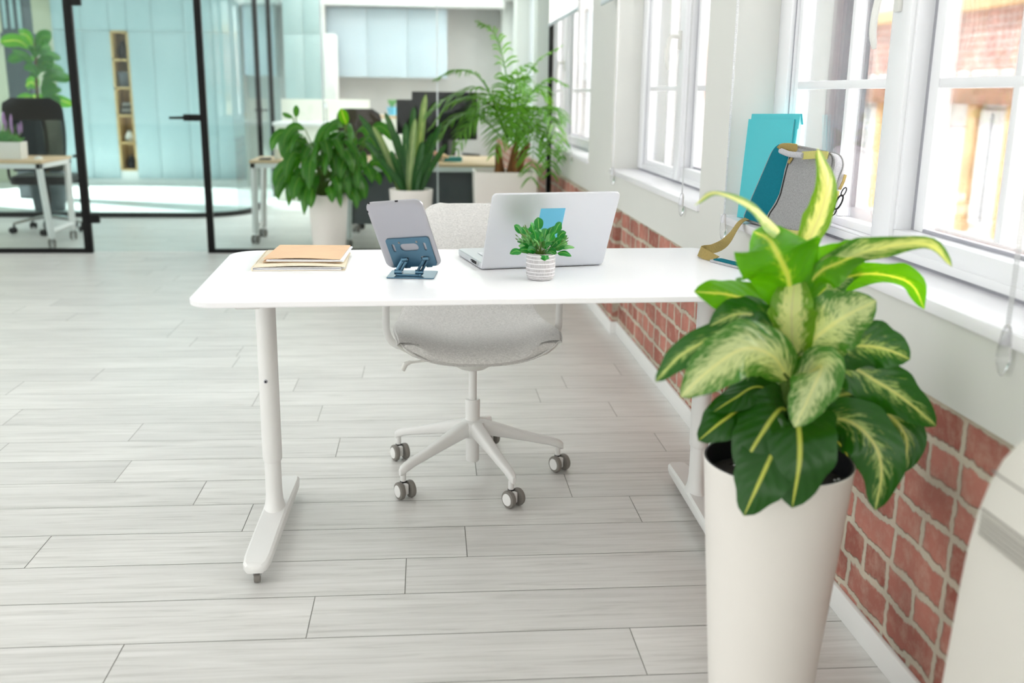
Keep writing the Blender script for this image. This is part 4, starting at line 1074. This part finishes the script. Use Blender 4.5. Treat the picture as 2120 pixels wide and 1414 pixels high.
    b = MB(); b.prism(rrect(L-.018, .033, .008, 5, L/2, 0), .0035, TEALF, F @ Matrix.Translation((0, 0, .0058)), bev=.001)
    b.build('pad_lining', pad)
    b = MB(); e0 = o+d*L; b.ribbon(cr([e0-d*.01+z*.002, e0+d*.03+z*.002, e0+d*.06+z*.004], 8), s, .028, .0018, STRAP); b.build('strap_tail', t)
bag()
# ------------------------------------------------------------------ glass partition in front of the meeting room
YP = 8.0
def partition():
    t = thing('glass_partition', 'black framed clear glass partition wall spanning the room behind the desk', 'glass wall', (-1.5, YP, 0))
    def lx(x): return x+1.5
    b = MB(); b.lohi((lx(-7.9), -.022, 0), (lx(-2.63), .022, .034), BLACKM, .002); b.lohi((lx(-1.735), -.022, 0), (lx(.965), .022, .03), BLACKM, .002); b.build('bottom_rail', t)
    MB().lohi((lx(-7.9), -.022, 2.62), (lx(.965), .022, 2.66), BLACKM, .002).lohi((lx(-7.9), -.02, 2.66), (lx(.965), .02, HC), WALLW).build('top_rail', t)
    for x0, x1 in ((-2.685, -2.627), (-1.737, -1.687), (.955, .99)):
        MB().lohi((lx(x0), -.026, 0.0), (lx(x1), .026, 2.64), BLACKM, .003).build('post', t)
    xs = [-6.3, -5.0, -3.8, -2.685]
    for a, c in zip(xs, xs[1:]): MB().lohi((lx(a+.003), -.005, .03), (lx(c-.003), .005, 2.63), GLP).build('pane', t)
    xs = [-1.687, -.80, .085, .955]
    for a, c in zip(xs, xs[1:]): MB().lohi((lx(a+.003), -.005, .028), (lx(c-.003), .005, 2.63), GLP).build('pane', t)
    for x in (-.80, .085): MB().lohi((lx(x-.005), -.006, .03), (lx(x+.005), .006, 2.62), GLE).build('joint', t)
    d = sempty('door_1', (-2.62, YP, 0))
    MB().lohi((.002, -.005, .012), (.873, .005, 2.60), GLP).build('door_pane', d)
    for z in (.27, 1.89):
        MB().lohi((-.012, -.022, z-.035), (.062, .022, z+.035), BLACKM, .004).build('hinge', d)
    b = MB(); b.lohi((.755, -.024, 1.025), (.884, .024, 1.075), BLACKM, .006); b.cyl((.80, -.022, 1.05), (.80, -.055, 1.05), .011, BLACKM, 12); b.tube([(.805, -.055, 1.05), (.66, -.057, 1.047)], [.011, .009], BLACKM, 12)
    b.build('door_handle', d)
partition()
def inner_room():
    t = thing('curved_glass_enclosure', 'inner glass wall with a black floor track curving round the corner in the meeting room', 'glass wall', (-1.85, 10.3, 0))
    P = [(-6.0, 0)]+[(-.55+.55*math.sin(a), .55-.55*math.cos(a)) for a in [PI/2*i/10 for i in range(11)]]+[(0, 1.15)]
    def wallstrip(P, z0, z1, th, m):
        rows = []
        for i, (x, y) in enumerate(P):
            a = Vector(P[max(i-1, 0)]); c = Vector(P[min(i+1, len(P)-1)]); d = (c-a).normalized(); n = Vector((-d.y, d.x))
            rows.append([(x+n.x*th, y+n.y*th, z0), (x-n.x*th, y-n.y*th, z0), (x-n.x*th, y-n.y*th, z1), (x+n.x*th, y+n.y*th, z1)])
        return MB().grid(rows, m, closed_u=True, cap=True, smooth=False)
    wallstrip(P, 0, .05, .02, BLACKM).build('floor_track', t)
    wallstrip(P, .04, 2.65, .005, GLI).build('pane', t)
    MB().lohi((-.02, 2.14, 0), (.02, 3.4, .04), BLACKM).build('floor_track', t)
    MB().lohi((-.005, 2.16, .03), (.005, 3.4, 2.65), GLI).build('pane', t)
    MB().lohi((-.005, 1.2, .012), (.005, 2.1, 2.6), GLI).build('door_pane', t)
    for y in (1.17, 2.13): MB().lohi((-.024, y-.03, 0), (.024, y+.03, 2.65), BLACKM, .003).build('post', t)
    MB().box((0, 1.24, 1.05), (.05, .07, .05), BLACKM, .005).tube([(.05, 1.25, 1.05), (.055, 1.38, 1.05)], .011, BLACKM, 10).tube([(-.05, 1.25, 1.05), (-.055, 1.38, 1.05)], .011, BLACKM, 10).build('door_handle', t)
inner_room()

# ------------------------------------------------------------------ cabinets on the far wall
def cabinets():
    y = 13.95
    t = thing('wall_cabinet', 'tall pale blue cabinet wall behind the glass, an oak shelf niche set into it', 'cabinet', (-3.6, y, 0))
    nx0, nx1, nz0, nz1 = -.52, -.295, .19, 2.0
    b = MB()
    b.lohi((-1.25, 0, .0), (nx0, .34, HC-.02), W); b.lohi((nx1, 0, 0), (1.16, .34, HC-.02), W); b.lohi((nx0, 0, 0), (nx1, .34, nz0), W); b.lohi((nx0, 0, nz1), (nx1, .34, HC-.02), W); b.build('carcass', t)
    cols = [(-1.25, -.88), (-.88, nx0), (nx1, .02), (.02, .43), (.43, .79), (.79, 1.16)]
    for a, c in cols:
        for z0, z1 in ((.08, 2.0), (2.0, HC-.03)):
            MB().lohi((a+.003, -.02, z0+.003), (c-.003, 0, z1-.003), CABB, .002).build('door', t)
    MB().lohi((nx0+.003, -.02, nz1+.003), (nx1-.003, 0, HC-.033), CABB, .002).build('door', t)
    MB().lohi((-1.25, .02, 0), (1.16, .03, .08), W).build('plinth', t)
    s = MB(); w = .022
    s.lohi((nx0, -.022, nz0), (nx0+w, .3, nz1), OAKD); s.lohi((nx1-w, -.022, nz0), (nx1, .3, nz1), OAKD); s.lohi((nx0, .29, nz0), (nx1, .30, nz1), OAKD)
    zs = [nz0+i*(nz1-nz0-w)/5 for i in range(6)]
    for z in zs: s.lohi((nx0, -.022, z), (nx1, .3, z+w), OAKD)
    s.build('niche', t)
    kinds = [('dark_vase', DARKP, 'dark rounded vase on the lowest shelf of the oak niche'), ('white_bowl', PLAS, 'round white pot on the second lowest shelf of the oak niche'), ('book_stack', GREYP, 'grey stack of books on the middle shelf of the oak niche'), ('storage_basket', DGREY, 'dark grey basket on the second highest shelf of the oak niche'), ('black_vase', BLACKM, 'black tall vase on the highest shelf of the oak niche')]
    for i, (nm, m, lb) in enumerate(kinds):
        z = zs[i]+w; x = -3.6+(nx0+nx1)/2; b = MB()
        if i == 2:
            for k in range(4): b.box((0, 0, .02+.04*k), (.14-.01*k, .18, .036), m if k % 2 else DARKP, .003, rot=.05*k)
        elif i == 3: b.grid([[(px*s_, py*s_, pz) for px, py in rrect(.15, .2, .03, 4)] for s_, pz in ((.85, 0), (.95, .12), (1, .2), (.9, .2), (.85, .04))], m, closed_u=True, cap=True)
        else:
            sc = (.9, .75, 1.25)[(0, 1, 1, 1, 2)[i]]
            b.lathe([(.04, 0), (.06, .03*sc), (.066, .08*sc), (.05, .14*sc), (.03, .17*sc), (.034, .19*sc), (.028, .19*sc), (.024, .16*sc)], m, n=20)
        o = b.build(nm, None, (x, y+.12, z)); tag(o, lb, 'vase' if 'vase' in nm or 'bowl' in nm else ('books' if i == 2 else 'basket'), 'ornaments in the oak niche')
    # kitchen wall units
    t = thing('kitchen_wall_cabinet', 'pale blue kitchen wall cabinet row high on the plaster wall', 'cabinet', (-.46, 13.95, 1.46))
    MB().lohi((-.86, 0, 0), (.745, .34, .89), W).build('carcass', t)
    for i in range(3): MB().lohi((-.86+i*.535+.003, -.02, 0), (-.86+(i+1)*.535-.003, 0, .89), CABK, .002).build('door', t)
    t = thing('short_wall_cabinet', 'narrow pale blue wall cabinet seen between the two dark glass door posts', 'cabinet', (-2.2, 13.95, 1.46))
    MB().lohi((-.21, 0, 0), (.2, .34, .89), W).build('carcass', t)
    MB().lohi((-.21, -.02, 0), (.2, 0, .89), CABK, .002).build('door', t)
    t = thing('tall_cabinet', 'grey teal tall cabinet left of the kitchen wall', 'cabinet', (-1.59, 13.4, 0))
    MB().lohi((-.225, 0, 0), (.27, .5, 2.6), W).build('carcass', t)
    for a, c in ((-.225, .03), (.03, .27)):
        for z0, z1 in ((.08, 1.97), (1.97, 2.6)): MB().lohi((a+.002, -.02, z0+.002), (c-.002, 0, z1-.002), TEALG, .002).build('door', t)
    t = thing('bright_strip', 'slim white block standing for a bright strip of light beside the grey teal tall cabinet', 'cabinet', (-1.241, 13.38, 0))  # block added for a strip of light, its brightness put into the white
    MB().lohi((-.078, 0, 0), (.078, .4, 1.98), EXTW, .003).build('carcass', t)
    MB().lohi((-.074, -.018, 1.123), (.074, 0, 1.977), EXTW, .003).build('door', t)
    t = thing('kitchen_counter', 'cream kitchen counter with raised back behind the leafy plants', 'counter', (-1.2, 12.45, 0))
    MB().lohi((-.56, .1, 0), (.50, .2, 1.17), CREAMP, .004).build('back_panel', t)
    MB().lohi((-.56, -.5, 0), (.50, .1, .87), CREAMP, .004).build('base_unit', t)
    MB().lohi((-.58, -.53, .87), (.52, .1, .91), W, .004).build('worktop', t)
    b = MB(); b.cyl((0, -.05, .91), (0, -.05, .93), .025, CHROME, 14); b.tube(cr([(0, -.05, .93), (0, -.05, 1.08), (0, -.10, 1.13), (0, -.18, 1.12), (0, -.21, 1.07)], 16), .011, CHROME, 10)
    o = b.build('faucet', t)
    t = thing('potted_seedling', 'tiny pale potted plant on the ledge by the monitors, far back', 'potted plant', (-.42, 12.5, .99))
    MB().lathe([(.05, 0), (.065, .1), (.06, .1), (.055, .09)], SKYBL, n=18).build('pot', t)
    rnd = random.Random(2)
    for i in range(12):
        a = rnd.uniform(0, 6.28); d = Vector((math.cos(a)*.05, math.sin(a)*.05, .1))
        blade(MB(), [(0, 0, .09), Vector((0, 0, .09))+d*.6, Vector((0, 0, .08))+d*1.1], .03, L_MINIP, nv=6, nu=2).build('leaf', t)
    t = thing('side_counter', 'wood topped low sideboard at the plaster wall behind the brown chair', 'sideboard', (-.38, 12.6, 0))
    MB().lohi((-.27, -.25, 0), (.34, .2, .96), CREAMP, .004).build('body', t); MB().lohi((-.28, -.26, .96), (.35, .21, .99), OAK, .003).build('worktop', t)
cabinets()

# ------------------------------------------------------------------ desks with castors beyond the glass
def bench(label, x0, x1, y0, y1, h=.70, group=None, legs=(True, True), modesty=False):
    t = thing('office_desk', label, 'desk', ((x0+x1)/2, (y0+y1)/2, 0), 0, group)
    w, d = x1-x0, y1-y0
    MB().lohi((-w/2, -d/2, h-.022), (w/2, d/2, h), OAK, .002).build('tabletop', t)
    MB().lohi((-w/2+.005, -d/2+.006, h-.062), (w/2-.005, -d/2+.05, h-.022), POWDER, .002).lohi((-w/2+.005, d/2-.05, h-.062), (w/2-.005, d/2-.006, h-.022), POWDER, .002).lohi((-w/2+.005, -d/2+.006, h-.06), (-w/2+.045, d/2-.006, h-.0225), POWDER).lohi((w/2-.045, -d/2+.006, h-.06), (w/2-.005, d/2-.006, h-.0225), POWDER).build('frame', t)
    for on, sx in zip(legs, (-1, 1)):
        if not on: continue
        for sy in (-1, 1):
            a = Vector((sx*(w/2-.03), sy*(d/2-.04), h-.06)); c = Vector((sx*(w/2-.03)+sx*.02, sy*(d/2-.10), .085))
            MB().tube([a, c], .028, POWDER, 4, smooth=False).build('leg', t)
            q = MB(); castor(q, (c.x, c.y, 0), .3*sx, r=.036, hub=GREYP, tyre=GREYP, ztop=.085); q.build('castor', t)
        MB().tube([Vector((sx*(w/2-.03)+sx*.018, -d/2+.11, .13)), Vector((sx*(w/2-.03)+sx*.018, d/2-.11, .13))], .022, POWDER, 4, smooth=False).build('stretcher', t)
    if modesty: MB().lohi((-w/2+.02, -d/2+.10, .20), (w/2-.02, -d/2+.118, h-.065), DGREY, .003).build('modesty_panel', t)
    return t
G = 'wood topped desks behind the glass'
bench('wood topped white desk behind the glass at left edge, black mesh chair behind it', -4.5, -3.02, 8.16, 8.86, .70, G)
bench('small wood topped desk on castors behind the leftmost leafy pot', -1.46, -.72, 8.42, 9.02, .70, G, legs=(True, True))
bench('long wood topped desk carrying the black monitors behind the palm', -.66, .62, 8.14, 9.3, .70, G, modesty=True)

def mesh_chair(name, label, loc, rz, top=1.16, w=.47, backm=None, head=True):
    t = thing(name, label, 'chair', loc, rz)
    bh = top-.56
    rows = []
    for i in range(15):
        v = i/14; z = .56+bh*v; y = .22+.05*math.sin(v*PI)*-1+.06*v
        hw = w/2*(.86+.14*math.sin(min(1, v*1.5)*PI/2))
        if v > .88: hw *= math.sqrt(max(.1, 1-((v-.88)/.16)**2))
        rows.append([(hw*u, y-.05*u*u, z) for u in [-1+2*j/12 for j in range(13)]])
    cut = 10 if head else 15
    MB().grid(rows[:cut+1], backm or MESHB).build('backrest', t)
    if head: sheet(rows[cut:], -.012, .012, DARKP).build('headrest', t)
    loop = [r[0] for r in rows]+[r[-1] for r in rows[::-1]]
    MB().tube(loop, .011, DARKP, 8, closed=True).build('back_frame', t)
    b = MB(); b.prism(rrect(.50, .48, .07, 6), .075, DARKP, Matrix.Translation((0, -.03, .43)), bev=.02); b.build('seat', t)
    for s in (-1, 1):
        b = MB(); b.tube(cr([(s*.20, -.02, .44), (s*.29, -.02, .46), (s*.30, -.02, .60), (s*.295, .0, .665)], 12), .013, DARKP, 8); b.box((s*.295, -.03, .675), (.06, .26, .025), DARKP, .008); b.build('armrest', t)
    MB().tube([(0, .1, .43), (0, .27, .46), (0, .25, .66)], .018, DARKP, 8).build('back_support', t)
    MB().cyl((0, 0, .10), (0, 0, .44), .026, DARKP, 14).cyl((0, 0, .26), (0, 0, .36), .036, DARKP, 14).build('gas_column', t)
    b = MB()
    for k in range(5):
        a = k*2*PI/5+.4; d = Vector((math.cos(a), math.sin(a), 0))
        b.tube([d*.02+Vector((0, 0, .135)), d*.16+Vector((0, 0, .115)), d*.295+Vector((0, 0, .085))], [.026, .021, .015], CHROME, 8, flat=(1, .7))
    b.build('base', t)
    for k in range(5):
        a = k*2*PI/5+.4; q = MB(); castor(q, (.295*math.cos(a), .295*math.sin(a), 0), a+.8, r=.028, hub=DARKP, tyre=DARKP, stem=DARKP); q.build('castor', t)
    return t
mesh_chair('mesh_office_chair', 'black high back mesh office chair behind the left desk with the lavender box', (-3.40, 9.25, 0), PI+.12, 1.165)
mesh_chair('brown_office_chair', 'dark brown backed office chair behind the desk, left of the monitors', (-.60, 9.75, 0), PI-.15, 1.10, .40, backm=mat('brown_mesh', srgb(70, 58, 52), .6), head=False)
mesh_chair('grey_office_chair', 'low office chair tucked under the monitor desk, seen between snake plant and planter', (.16, 9.8, 0), .5, .98, .44, head=False)

def monitor(label, loc, rz, w, h, zb):
    t = thing('monitor', label, 'monitor', loc, rz, 'black monitors on the rear desk')
    b = MB(); b.prism(rrect(w, h, .01, 3, 0, zb+h/2), .02, DARKP, Matrix(((1, 0, 0, 0), (0, 0, -1, .02), (0, 1, 0, 0), (0, 0, 0, 1))), bev=.003); bd = b.build('housing', t)
    MB().lohi((-w/2+.01, .0205, zb+.01), (w/2-.01, .0215, zb+h-.01), SCREEN).build('screen', bd)
    b = MB(); b.box((0, -.03, zb*.55+.03), (.06, .02, zb*1.1), DARKP, .003); b.box((0, -.01, zb+h*.4), (.16, .05, .16), DARKP, .01); b.build('stand', t)
    b = MB(); b.prism(rrect(.24, .18, .02, 4), .012, DARKP, bev=.003); b.build('stand_base', t)
monitor('large black monitor on the rear desk, right and nearer of the pair', (.155, 8.75, .70), 0, .56, .40, .17)
monitor('smaller black monitor on the rear desk, left and behind the large one', (-.05, 9.12, .70), .25, .44, .30, .20)

o = MB().prism(rrect(.17, .12, .004, 2), .038, TEALB, bev=.002).build('notebook', None, (.205, 8.5, .70), .1); tag(o, 'thick teal notebook on the rear desk below the large monitor', 'book')
t = thing('posable_figure', 'small pale jointed figure leaning on the rear desk by teal notebook', 'figurine', (.08, 8.42, .70))
b = MB(); b.tube(cr([(0, 0, .03), (.02, 0, .06), (.07, 0, .05), (.10, 0, .035)], 10), [.012, .018, .02, .02, .018, .017, .015, .013, .012, .01, .008], KRAFT, 8); b.build('torso', t)
MB().lathe([(.002, .05), (.014, .058), (.018, .072), (.014, .086), (.002, .092)], CORAL, (-.01, 0, 0), 14).build('head', t)
for q in ((.03, .04), (.05, -.04)): MB().tube([(q[0], 0, .05), (q[0]+.01, q[1]*.6, .03), (q[0]-.005, q[1], .006)], [.007, .006, .005], KRAFT, 8).build('leg', t)
o = MB().lathe([(.03, 0), (.034, .004), (.036, .085), (.033, .086), (.031, .01)], CREAMP, n=22).build('mug', None, (-1.25, 8.62, .70)); tag(o, 'cream mug on the small desk left of the leafy pot', 'mug')
t = thing('phone', 'flat black device lying on the small desk left of the cream mug', 'phone', (-1.345, 8.55, .70))
MB().prism(rrect(.09, .15, .01, 4), .012, DARKP, bev=.003).build('body', t)
o = MB().lathe([(.001, .022), (.012, .020), (.022, .012), (.026, .0)][::-1], PLAS, n=16).build('computer_mouse', None, (-3.13, 8.42, .70)); o.scale = (1.2, 2, 1); tag(o, 'white computer mouse on the left desk beside the lavender box', 'mouse')
t = thing('lavender_planter', 'white rectangular planter of lavender on the left desk', 'potted plant', (-3.46, 8.42, .70))
b = MB(); R_ = lambda k, z: [(x*k, y*k, z) for x, y in rrect(.46, .14, .01, 3)]
b.grid([R_(.98, 0), R_(1, .135), R_(.95, .135), R_(.93, .10)], POTW, closed_u=True, cap=True, smooth=False); b.build('planter', t)
rnd = random.Random(9)
for i in range(46):
    x = rnd.uniform(-.2, .2); y = rnd.uniform(-.05, .05); h = rnd.uniform(.08, .2); dx = rnd.uniform(-.05, .05)
    b = MB(); b.tube([(x, y, .10), (x+dx*.5, y, .10+h*.6), (x+dx, y, .10+h)], .0025, STEMG, 5)
    for k in range(4): blade(b, [(x, y, .11), (x+rnd.uniform(-.03, .03), y+rnd.uniform(-.03, .03), .11+h*.35), (x+rnd.uniform(-.06, .06), y, .11+h*.6)], .008, L_MINIP, nv=4, nu=1)
    if i % 2 == 0: b.tube([(x+dx, y, .10+h-.02), (x+dx*1.05, y, .10+h+.03), (x+dx*1.15, y, .10+h+.07)], [.006, .011, .003], LILAC, 7)
    b.build('stalk', t)
t = thing('potted_fig', 'tall broad leaved green plant behind the black mesh chair', 'potted plant', (-3.98, 10.9, 0))
MB().lathe([(.15, 0), (.2, .4), (.185, .4), (.17, .36)], DGREY, n=28).build('pot', t)
MB().tube(cr([(0, 0, .35), (.03, 0, .8), (-.02, 0, 1.2), (.02, 0, 1.75)], 14), .016, BROWN, 8).build('stem', t)
rnd = random.Random(21)
for i in range(26):
    z = rnd.uniform(.95, 1.65); a = rnd.uniform(0, 6.28); L = rnd.uniform(.18, .30); d = Vector((math.cos(a), math.sin(a)*.8, rnd.uniform(-.1, .7))).normalized(); s = Vector((0, 0, z))
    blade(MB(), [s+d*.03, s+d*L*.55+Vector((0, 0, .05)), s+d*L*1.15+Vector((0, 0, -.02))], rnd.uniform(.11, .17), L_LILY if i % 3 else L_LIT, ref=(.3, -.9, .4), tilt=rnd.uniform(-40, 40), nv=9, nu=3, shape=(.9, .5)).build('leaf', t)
t = thing('grey_column', 'dark grey ribbed pillar at upper left behind the broad leaved plant', 'column', (-4.62, 12.2, 0))
MB().lohi((-.13, -.12, 0), (.13, .12, HC), DGREY, .01).build('shaft', t); MB().lohi((-.15, -.14, 1.72), (.18, .14, 1.86), DGREY, .01).build('collar', t)
for i in range(3): MB().lohi((-.10+i*.08, -.135, 1.9), (-.06+i*.08, -.12, HC), TEALG, .004).build('rib', t)

# ------------------------------------------------------------------ plants in front of the glass
def lily():
    t = thing('potted_peace_lily', 'bushy dark green leafy plant in a white pot, leftmost before the glass', 'potted plant', (-.745, 7.6, 0))
    MB().lathe([(.112, 0), (.116, .005), (.152, .506), (.149, .508), (.143, .50), (.138, .44)], POTW, n=44, cap=True).build('pot', t)
    MB().lathe([(.001, .47), (.14, .465)], SOIL, n=24, cap=False).build('soil', t)
    rnd = random.Random(31)
    for i in range(86):
        right = i % 3 == 0
        c = Vector((.20, 0, .0)) if right else Vector((-.06, 0, 0))
        z = rnd.uniform(.60, 1.02) if not right else rnd.uniform(.68, 1.05)
        a = rnd.uniform(0, 2*PI); r = rnd.uniform(.05, .23) if not right else rnd.uniform(.02, .17)
        if i % 2: a = rnd.uniform(PI*1.0, PI*2.0)
        o = c+Vector((math.cos(a)*r, math.sin(a)*r*.75, z-(r*.35)))
        L = rnd.uniform(.15, .23); out = Vector((math.cos(a), math.sin(a), 0))
        dr = rnd.uniform(.5, 1.5)
        p1 = o+out*L*.35+Vector((0, 0, L*.12)); p2 = o+out*L*.7+Vector((0, 0, -L*.22*dr)); p3 = o+out*L*.8+Vector((0, 0, -L*.72*dr))
        b = blade(MB(), [o, p1, p2, p3], rnd.uniform(.062, .092), L_LILY, ref=(rnd.uniform(-.3, .3), -.85, .5), tilt=rnd.uniform(-35, 35), wave=.15, nv=9, nu=3, fold=.22, shape=(.62, .72))
        b.tube(cr([(c.x*.35, 0, .46), (c.x*.8+out.x*r*.4, out.y*r*.3, .46+(o.z-.46)*.65), o], 7), .0045, STEMG, 5)
        b.build('leaf', t)
    for (x, z, dx, dz, w) in ((-.215, 1.07, .015, .09, .045), (-.235, 1.07, -.07, .03, .035), (.155, 1.02, -.035, .12, .075), (.14, .93, -.16, -.02, .07), (-.26, .90, -.06, -.12, .07)):
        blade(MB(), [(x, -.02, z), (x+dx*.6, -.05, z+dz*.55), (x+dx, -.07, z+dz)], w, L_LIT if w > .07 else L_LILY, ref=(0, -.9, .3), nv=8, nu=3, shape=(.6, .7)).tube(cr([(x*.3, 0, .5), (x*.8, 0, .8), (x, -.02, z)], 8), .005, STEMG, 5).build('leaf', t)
lily()
def snake():
    t = thing('potted_snake_plant', 'upright sword leaved plant in a white pot between leafy plant and palm', 'potted plant', (-.118, 7.36, 0))
    MB().lathe([(.118, 0), (.122, .005), (.160, .568), (.157, .572), (.150, .566), (.146, .50)], POTW, n=44, cap=True).build('pot', t)
    MB().lathe([(.001, .53), (.148, .525)], SOIL, n=24, cap=False).build('soil', t)
    tips = [(-.37, 1.10, 0), (-.27, 1.02, 1), (-.33, .92, 0), (-.18, 1.12, 0), (-.10, .98, 0), (.115, 1.25, 1), (.03, 1.16, 0), (.04, 1.08, 1), (.22, 1.05, 0), (.17, .98, 0), (.26, .90, 0), (-.03, 1.05, 0), (.09, .92, 0), (-.14, .85, 0), (.13, .84, 0), (-.23, .80, 0), (.0, .88, 0)]
    rnd = random.Random(6)
    for x, z, pale in tips:
        bx = x*.18+rnd.uniform(-.03, .03); by = rnd.uniform(-.05, .05)
        blade(MB(), [(bx, by, .52), (bx+(x-bx)*.28, by, .52+(z-.52)*.4), (bx+(x-bx)*.72, by-.02, .52+(z-.52)*.8), (x, by-.03, z)], rnd.uniform(.045, .06), L_SNAKEP if pale else L_SNAKE, ref=(rnd.uniform(-.7, .7), -.8, .1), wave=.12, fold=-.3, nv=14, nu=3, shape=(.28, .42)).build('leaf', t)
snake()
def palm():
    t = thing('potted_palm', 'feathery palm in a white box planter by the window wall before the glass', 'potted plant', (.57, 7.40, 0))
    rr = lambda k, z: [(x*k, y*k, z) for x, y in rrect(.46, .42, .012, 3)]
    b = MB(); b.grid([rr(.9, 0), rr(.9, .005), rr(1, .70), rr(1.0, .708), rr(.93, .708), rr(.92, .63)], POTW, closed_u=True, cap=True, smooth=False); b.build('planter', t)
    MB().grid([rr(.90, .655), rr(.05, .665)], SOIL, closed_u=True, smooth=False).build('soil', t)
    b = MB()
    for (x, y, h, tx) in ((.05, 0, .30, .08), (-.03, .03, .24, -.03), (.09, .05, .26, .16)):
        b.tube(cr([(x, y, .65), (x+tx*.3, y, .65+h*.6), (x+tx*.6, y, .65+h)], 8), [.04, .042, .036, .03, .028, .026, .022, .02, .016], BROWN, 10)
    b.build('trunk', t)
    # fronds: base point, control, tip, leaflet length
    F = [((.06, 0, .95), (-.14, -.05, 1.28), (-.42, -.1, 1.22), (-.58, -.12, 1.10), .20),
         ((.03, 0, .92), (-.10, -.15, 1.12), (-.26, -.25, 1.06), (-.36, -.3, .86), .19),
         ((.05, 0, .95), (.0, -.05, 1.4), (-.08, -.08, 1.66), (-.20, -.10, 1.75), .18),
         ((.08, 0, .95), (.10, -.05, 1.25), (.22, -.08, 1.48), (.40, -.10, 1.60), .14),
         ((.09, 0, .95), (.16, -.05, 1.22), (.30, -.10, 1.36), (.43, -.12, 1.33), .13),
         ((.09, 0, .92), (.22, -.1, 1.12), (.34, -.15, 1.16), (.42, -.2, 1.08), .17),
         ((.09, -.02, .92), (.15, -.2, 1.06), (.18, -.32, .98), (.16, -.38, .66), .20),
         ((.05, -.02, .92), (.02, -.2, 1.1), (-.03, -.36, 1.04), (-.10, -.42, .84), .19),
         ((.10, 0, .92), (.20, -.15, 1.02), (.29, -.28, .95), (.30, -.35, .70), .17),
         ((.04, .02, .95), (-.12, .08, 1.20), (-.36, .12, 1.20), (-.55, .15, 1.0), .18),
         ((.08, .02, .95), (.16, .1, 1.22), (.26, .14, 1.30), (.36, .16, 1.20), .16),
         ((.05, 0, .95), (.03, -.08, 1.25), (.07, -.14, 1.36), (.14, -.2, 1.27), .17),
         ((.03, 0, .95), (-.05, -.1, 1.2), (-.16, -.2, 1.24), (-.28, -.25, 1.10), .18),
         ((.02, 0, .95), (-.16, .0, 1.34), (-.34, .05, 1.42), (-.50, .05, 1.36), .17),
         ((.05, -.02, .93), (-.06, -.12, 1.16), (-.2, -.2, 1.14), (-.34, -.26, .98), .19),
         ((.07, -.02, .92), (.08, -.16, 1.14), (.08, -.3, 1.12), (.05, -.4, .92), .19),
         ((.09, -.02, .92), (.2, -.15, 1.15), (.3, -.25, 1.12), (.36, -.32, .92), .17),
         ((.06, .02, .95), (.08, .06, 1.3), (.14, .08, 1.45), (.22, .08, 1.44), .14),
         ((.0, .0, .93), (-.2, -.04, 1.1), (-.38, -.08, 1.08), (-.5, -.1, .92), .17),
         ((.12, 0, .9), (.28, -.05, 1.08), (.40, -.08, 1.02), (.42, -.1, .80), .13)]
    rnd = random.Random(8)
    for a, c, d, e, LL in F:
        P = cr([a, c, d, e], 30); b = MB()
        b.tube(P, [.007*(1-i/36) for i in range(31)], L_PALM, 6)
        for i in range(10, 61, 3):
            i = i/2; i0 = int(i); tg = (P[min(i0+1, 30)]-P[i0-1]).normalized(); s = tg.cross(Vector((0, 0, 1)))
            if s.length < .1: s = Vector((1, 0, 0))
            s.normalize(); up = s.cross(tg)
            f = (i-7)/23; l = LL*1.2*(1.0-.5*abs(f-.35)-.35*f*f)
            for sg in (-1, 1):
                q = (s*sg*.85+tg*.55+up*.18+Vector((0, 0, -.1))).normalized()
                p0 = P[i0]; p1 = p0+q*l*.5+Vector((0, 0, -.004)); p2 = p0+q*l+Vector((0, 0, -l*rnd.uniform(.18, .42)))
                blade(b, [p0, p1, p2], .0140, L_PALM, side=tg, nv=5, nu=1, fold=.3, shape=(.4, .6), wave=0)
        b.build('frond', t, fix=False)
palm()
